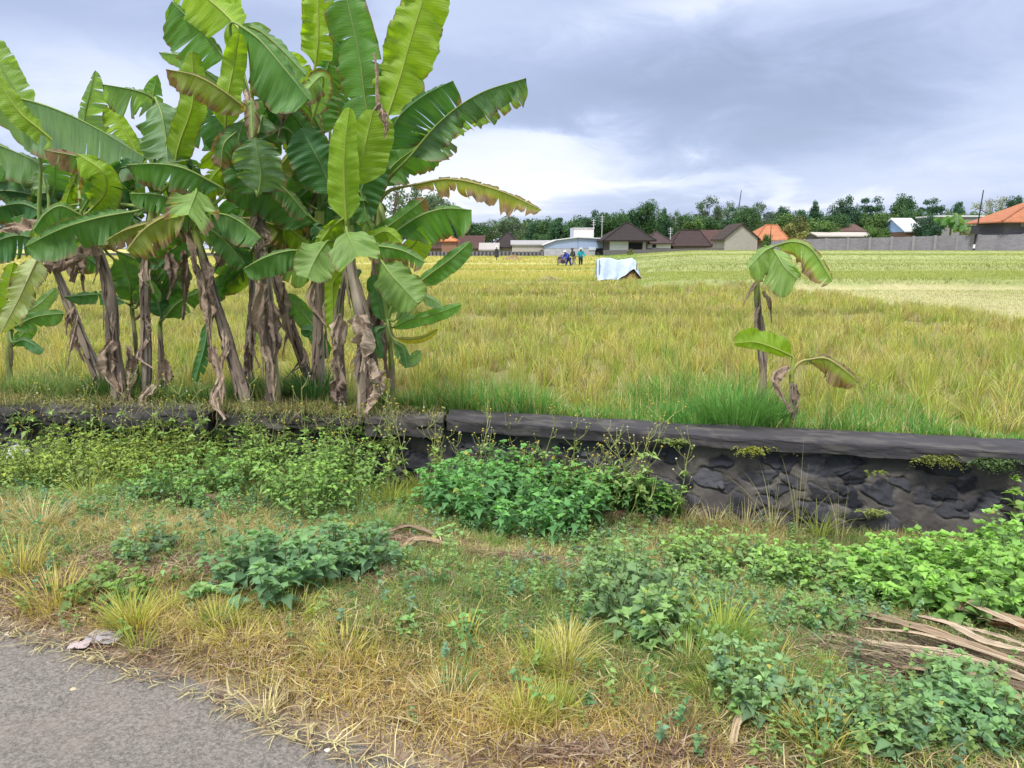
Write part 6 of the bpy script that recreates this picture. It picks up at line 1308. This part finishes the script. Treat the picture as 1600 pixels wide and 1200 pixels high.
def antenna(label, px, pt, pb, Y):
    root = empty('antenna', (X(px, Y), Y, Zp(pb, Y))); tag(root, label, 'antenna'); x = X(px, Y); MB().tube([(x, Y, Zp(pb, Y)), (x, Y, Zp(pt, Y))], .045, 6, (.6, .6, .64)).build('mast', M['metal'], root)
    b_ = MB()
    for i, l in enumerate((.7, .5, .6)): z = Zp(pt, Y)-.25-i*.3; b_.tube([(x-l/2, Y, z), (x+l/2, Y, z)], .02, 4, (.6, .6, .64))
    b_.build('elements', M['metal'], root)
antenna('thin tall antenna mast on the right end of the blue building', 940, 336, 374, 107); antenna('shorter antenna mast beside the cream rooftop room', 927, 342, 370, 113); antenna('antenna mast above the little white walled house', 1047, 355, 380, 105)
pole('bare curved dead branch like pole sticking out above the layered tree', 1149, 297, 345, 126, .10, [], None, .5)

# ---------------------------------------------------------------- people, tarp shelter and field things
def skin(name, joints, edges, rad, col, mt, parent, sub=2):
    me = bpy.data.meshes.new(name); me.from_pydata([tuple(j) for j in joints], edges, []); o = bpy.data.objects.new(name, me); COL.objects.link(o)
    sk = o.modifiers.new('s', 'SKIN'); o.modifiers.new('u', 'SUBSURF').levels = sub
    for i, v in enumerate(me.skin_vertices[0].data): v.radius = (rad[i], rad[i]) if np.ndim(rad[i]) == 0 else rad[i]; v.use_root = i == 0
    dg = bpy.context.evaluated_depsgraph_get(); m2 = bpy.data.meshes.new_from_object(o.evaluated_get(dg)); bpy.data.objects.remove(o)
    ca = m2.color_attributes.new('col', 'FLOAT_COLOR', 'POINT'); n = len(m2.vertices); c4 = np.ones((n, 4), np.float32); c4[:, :3] = col; ca.data.foreach_set('color', c4.ravel())
    m2.polygons.foreach_set('use_smooth', np.ones(len(m2.polygons), bool)); m2.name = name
    return link(name, m2, mt, parent, (0, 0, 0))
def person(label, px, py, Y, H_, face, J, shirt, trousers, hat, hatc):
    """J: joint offsets for height 1.65; face = rotation about z"""
    g = P(px, py, Y); root = empty('person', (g[0], Y, g[2])); tag(root, label, 'person', 'farmers working in the far field'); root.rotation_euler.z = face; s = H_/1.65; root.scale = (s, s, s)
    sk = (.22, .12, .08); h, n_, c, pv = [np.array(J[k]) for k in ('head', 'neck', 'chest', 'pelvis')]
    jts = [pv, c, n_, h+np.array([0, 0, -.03]), h+np.array([0, 0, .09])]; ed = [(0, 1), (1, 2), (2, 3), (3, 4)]; rd = [.12, .14, .055, .085, .07]
    for sd_ in ('L', 'R'):
        k = len(jts); jts += [np.array(J[sd_+q]) for q in ('sh', 'el', 'wr', 'ha')]; ed += [(1, k), (k, k+1), (k+1, k+2), (k+2, k+3)]; rd += [.06, .045, .032, .035]
        hd = np.array(J[sd_+'ha']); w_ = np.array(J[sd_+'wr']); dv = norm((hd-w_)[None])[0]; pr = norm(np.cross(dv, [0, 1, .1])[None])[0]
        for q in range(4): kk = len(jts); jts += [hd+dv*.075+pr*(q-1.5)*.018]; ed += [(k+3, kk)]; rd += [.009]
        kk = len(jts); jts += [hd+dv*.03+pr*.05]; ed += [(k+3, kk)]; rd += [.010]
        k = len(jts); jts += [np.array(J[sd_+q]) for q in ('hip', 'kn', 'an', 'to')]; ed += [(0, k), (k, k+1), (k+1, k+2), (k+2, k+3)]; rd += [.085, .058, .04, .035]
    body = skin('body', jts, ed, rd, sk, M['cloth'], root)
    sj = [pv+np.array([0, 0, -.04]), c, n_+np.array([0, 0, -.05])]; se = [(0, 1), (1, 2)]; sr = [.155, .175, .08]
    for sd_ in ('L', 'R'): k = len(sj); sj += [np.array(J[sd_+'sh']), np.array(J[sd_+'el']), lerp(np.array(J[sd_+'el']), np.array(J[sd_+'wr']), .8)]; se += [(1, k), (k, k+1), (k+1, k+2)]; sr += [.08, .062, .05]
    skin('shirt', sj, se, sr, shirt, M['cloth'], root)
    tj = [pv]; te = []; tr_ = [.145]
    for sd_ in ('L', 'R'): k = len(tj); tj += [np.array(J[sd_+'hip']), np.array(J[sd_+'kn']), lerp(np.array(J[sd_+'kn']), np.array(J[sd_+'an']), .85)]; te += [(0, k), (k, k+1), (k+1, k+2)]; tr_ += [.10, .078, .06]
    skin('trousers', tj, te, tr_, trousers, M['cloth'], root)
    b_ = MB(); th = np.linspace(0, 6.28, 17)[:-1]; rings = [(.24 if hat == 'cone' else .15, .02), (.12, .10 if hat == 'cone' else .05), (.105, .12) if hat != 'cone' else (.06, .16), (.01, .17 if hat != 'cone' else .21)]
    V = [h+np.array([math.cos(t)*r_, math.sin(t)*r_, z_]) for r_, z_ in rings for t in th]; b_.add(V, grid_faces(4, 16, True), hatc); b_.build('hat', M['cloth'], root, True, (0, 0, 0))
    e_ = MB()
    for sx_ in (-.032, .032): e_.box(h[0]+sx_-.012, h[0]+sx_+.012, h[1]-.088, h[1]-.078, h[2]+.02, h[2]+.035, (.02, .02, .02))
    e_.box(h[0]-.012, h[0]+.012, h[1]-.105, h[1]-.08, h[2]-.02, h[2]+.015, sk); e_.box(h[0]-.025, h[0]+.025, h[1]-.088, h[1]-.078, h[2]-.05, h[2]-.04, (.12, .04, .035)); e_.build('face', M['cloth'], root, False, (0, 0, 0))
def stand(step=.12, lean=0., arms=((-.3, -.12, 1.02), (.3, -.12, 1.02)), hands=((-.28, -.3, .92), (.28, -.3, .92))):
    f = -lean; J = dict(pelvis=(0, 0, .90), chest=(0, f*.5, 1.25-abs(lean)*.12), neck=(0, f*.8, 1.42-abs(lean)*.25), head=(0, f*1.0, 1.53-abs(lean)*.3))
    for s, nm in ((-1, 'L'), (1, 'R')):
        a_, hd = np.array(arms[0 if s < 0 else 1]), np.array(hands[0 if s < 0 else 1]); sh = np.array([s*.19, f*.62, 1.34-abs(lean)*.2]); J[nm+'sh'] = sh; J[nm+'el'] = a_+np.array([0, f*.5, 0]); J[nm+'wr'] = hd+np.array([0, f*.5, 0]); J[nm+'ha'] = J[nm+'wr']+norm((J[nm+'wr']-J[nm+'el'])[None])[0]*.06
        J[nm+'hip'] = (s*.09, 0, .86); J[nm+'kn'] = (s*.11, -.03+s*step*.5, .47); J[nm+'an'] = (s*.12, s*step, .08); J[nm+'to'] = (s*.13, s*step-.14, .035)
    return J
person('person in a blue coat bending forward with legs apart beside the machine', 888.5, 421.5, 57.5, 1.52, R(-62), stand(.26, .38, hands=((-.25, -.42, .85), (.25, -.42, .85))), (.03, .06, .42), (.03, .035, .16), 'cap', (.5, .52, .5))
person('person in dark shirt and khaki trousers standing behind the blue one', 896.5, 419, 60, 1.58, R(-70), stand(.08, .16, hands=((-.2, -.45, 1.05), (.2, -.45, 1.0))), (.05, .055, .05), (.34, .33, .22), 'cap', (.06, .05, .06))
person('person in a teal jacket and dark trousers walking, pointed grey hat', 907, 419.5, 59, 1.56, R(8), stand(.15, .03), (.015, .30, .36), (.02, .05, .08), 'cone', (.32, .36, .34))
def machine():
    Y = 58.5; x0, x1, zb = X(871, Y), X(886, Y), float(ground_z(X(878, Y), Y)); root = empty('threshing_machine', ((x0+x1)/2, Y, zb)); tag(root, 'grey brown threshing machine with sloping top where the farmers work', 'farm machine')
    b_ = MB(); w = x1-x0; zt = Zp(397.5, Y); prof = [(0, .30), (.95, .30), (1., .55), (.92, .95), (.6, 1.0), (.35, .98), (.04, .72)]
    V = [(x0+w*u_, Y-.35, lerp(zb, zt, v_)) for u_, v_ in prof]+[(x0+w*u_, Y+.35, lerp(zb, zt, v_)) for u_, v_ in prof]; n = len(prof)
    b_.add(V, [np.array([list(range(n))]), np.array([list(range(n, 2*n))[::-1]]), np.array([[i, i+n, (i+1) % n+n, (i+1) % n] for i in range(n)])], (.22, .19, .19)); b_.build('housing', M['metal'], root)
    MB().box(x0+w*.05, x0+w*.45, Y-.38, Y-.352, lerp(zb, zt, .68), lerp(zb, zt, .8), (.04, .04, .05)).build('feed_slot', M['metal'], root)
    MB().add([(x0-.15, Y-.3, lerp(zb, zt, .6)), (x0-.15, Y+.3, lerp(zb, zt, .6)), (x0+.2, Y+.3, lerp(zb, zt, .72)), (x0+.2, Y-.3, lerp(zb, zt, .72)), (x0-.15, Y-.3, lerp(zb, zt, .57)), (x0-.15, Y+.3, lerp(zb, zt, .57)), (x0+.2, Y+.3, lerp(zb, zt, .69)), (x0+.2, Y-.3, lerp(zb, zt, .69))], np.array([[0, 1, 2, 3], [7, 6, 5, 4], [0, 4, 5, 1], [3, 2, 6, 7]]), (.16, .15, .15)).build('feed_tray', M['metal'], root)
    for (u_, d_) in ((.08, -.3), (.9, -.3), (.08, .3), (.9, .3)): MB().tube([(x0+w*u_, Y+d_, zb-.05), (x0+w*u_, Y+d_, lerp(zb, zt, .32))], .03, 6, (.06, .05, .05)).build('leg', M['metal'], root)
    V, F = tube([(x0+w*.55, Y-.42, lerp(zb, zt, .45)), (x0+w*.55, Y-.36, lerp(zb, zt, .45))], .17, 14); m_ = MB().tube([(x0+w*.55, Y-.42, lerp(zb, zt, .45)), (x0+w*.55, Y-.355, lerp(zb, zt, .45))], .17, 14, (.05, .045, .05)); m_.build('wheel', M['metal'], root)
machine()
def shelter():
    Y = 36.; root = empty('tarp_shelter', (X(966, Y), Y, float(ground_z(X(966, Y), Y)))); tag(root, 'white tarpaulin draped over a low frame in the golden field', 'tarp shelter'); zb = float(ground_z(X(966, Y), Y))
    n, m = 60, 48; u = np.linspace(0, 1, n); xs_ = np.array([X(933, Y), X(1003, Y)]); top = np.interp(u, [0, .08, .2, .45, .62, .8, .88, 1], [405.5, 403.5, 402.5, 406, 405.5, 404, 409, 436]); fr = np.interp(u, [0, .45, .6, .74, .80, .9, 1], [438, 437, 430, 422, 419, 428, 438])
    v = np.linspace(-1, 1, m); V = np.zeros((n, m, 3)); 
    for i in range(n):
        zt = Zp(top[i], Y); zf = min(Zp(fr[i], Y-.6), zt-.03); w = .75
        for j in range(m):
            a_ = abs(v[j]); zz_ = lerp(zt, zf if v[j] < 0 else zb+.1, sst(a_, .18, 1.)**.8); fold = .09*math.sin(u[i]*23+a_*3)*a_+.22*(fbm(u[i]*7, v[j]*2.5, 3)-.5)*a_
            V[i, j] = (lerp(xs_[0], xs_[1], u[i])+.10*(fbm(v[j]*2+3, u[i]*2, 4)-.5), Y+.15+w*np.sign(v[j])*a_**.8*.8+fold, zz_+.12*(fbm(u[i]*7, v[j]*3, 6)-.5))
    V = V.reshape(-1, 3); V2 = V-np.array([0, 0, .012]); F = grid_faces(n, m); link('tarp', meshnp('tarp', np.vstack([V, V2]), [F, F[:, ::-1]+n*m], np.tile((.44, .53, .68), (2*n*m, 1))), M['cloth'], root)
    for (px, dy_, pt) in ((936, -.3, 406), (994, -.3, 412), (936, .6, 406), (992, .6, 410)): MB().tube([(X(px, Y), Y+dy_, zb-.1), (X(px, Y), Y+dy_, Zp(pt, Y))], .025, 6, (.25, .2, .15)).build('frame_post', M['bark'], root)
shelter()
def heap(label, px, py, Y, w, h, col, seed, nst=900):
    x = X(px, Y); z = float(ground_z(x, Y)); n, m = 22, 30; th = np.linspace(0, 1, n)[:, None]; ph = np.linspace(0, 2*np.pi, m, endpoint=False)[None]; rr = th*(1+.3*(fbm(ph*1.2+seed, th*2, seed)-.5))
    V = np.stack([np.cos(ph)*rr*w/2, np.sin(ph)*rr*w/2, h*(1-th**1.6)*(1+.5*(fbm(ph*2, th*4, seed+2)-.5))-.05], -1).reshape(-1, 3); me = meshnp('straw_heap', V, [grid_faces(n, m, True)], np.array(col)*.8)
    o = link('straw_heap', me, M['grass'], None, (x, Y, z)); tag(o, label, 'straw heap')
    i = RNG.integers(0, len(V), nst); v, f, c = blades(V[i]+RNG.normal(0, .02, (nst, 3)), .12+.12*RNG.random(nst), .02, RNG.uniform(0, 6.28, nst), np.abs(RNG.normal(.8, .5, nst)), np.array(col)*(.6+.7*RNG.random((nst, 1))), 2)
    link('loose_straw', meshnp('loose_straw', v, [f[0], f[-1]], c), M['grass'], o, (0, 0, 0))
heap('harvested golden straw heaped under the white tarpaulin', 984, 430, 36.1, 1.3, .55, (.48, .36, .16), 3)
heap('low pale brown straw pile in front of the dark compound wall', 802, 406, 84, 2.2, .45, (.50, .38, .22), 5)
heap('pale flattened straw pile lying in the golden plot', 860, 436, 37, 1.2, .12, (.55, .50, .34), 7)
def marker():
    Y = 80; x = X(776, Y); zb = float(ground_z(x, Y)); root = empty('scarecrow', (x, Y, zb)); tag(root, 'dark slim scarecrow post with a pale cap in the far golden field', 'scarecrow'); MB().tube([(x, Y, zb-.1), (x, Y, zb+1.45)], .05, 6, (.05, .05, .05)).build('post', M['bark'], root)
    MB().tube([(x, Y, zb+.35), (x, Y, zb+.8), (x, Y, zb+1.2)], [.22, .17, .20], 8, (.04, .045, .05)).build('coat', M['cloth'], root); MB().tube([(x, Y, zb+1.4), (x, Y, zb+1.6)], [.20, .05], 8, (.5, .5, .46)).build('cap', M['cloth'], root)
marker()
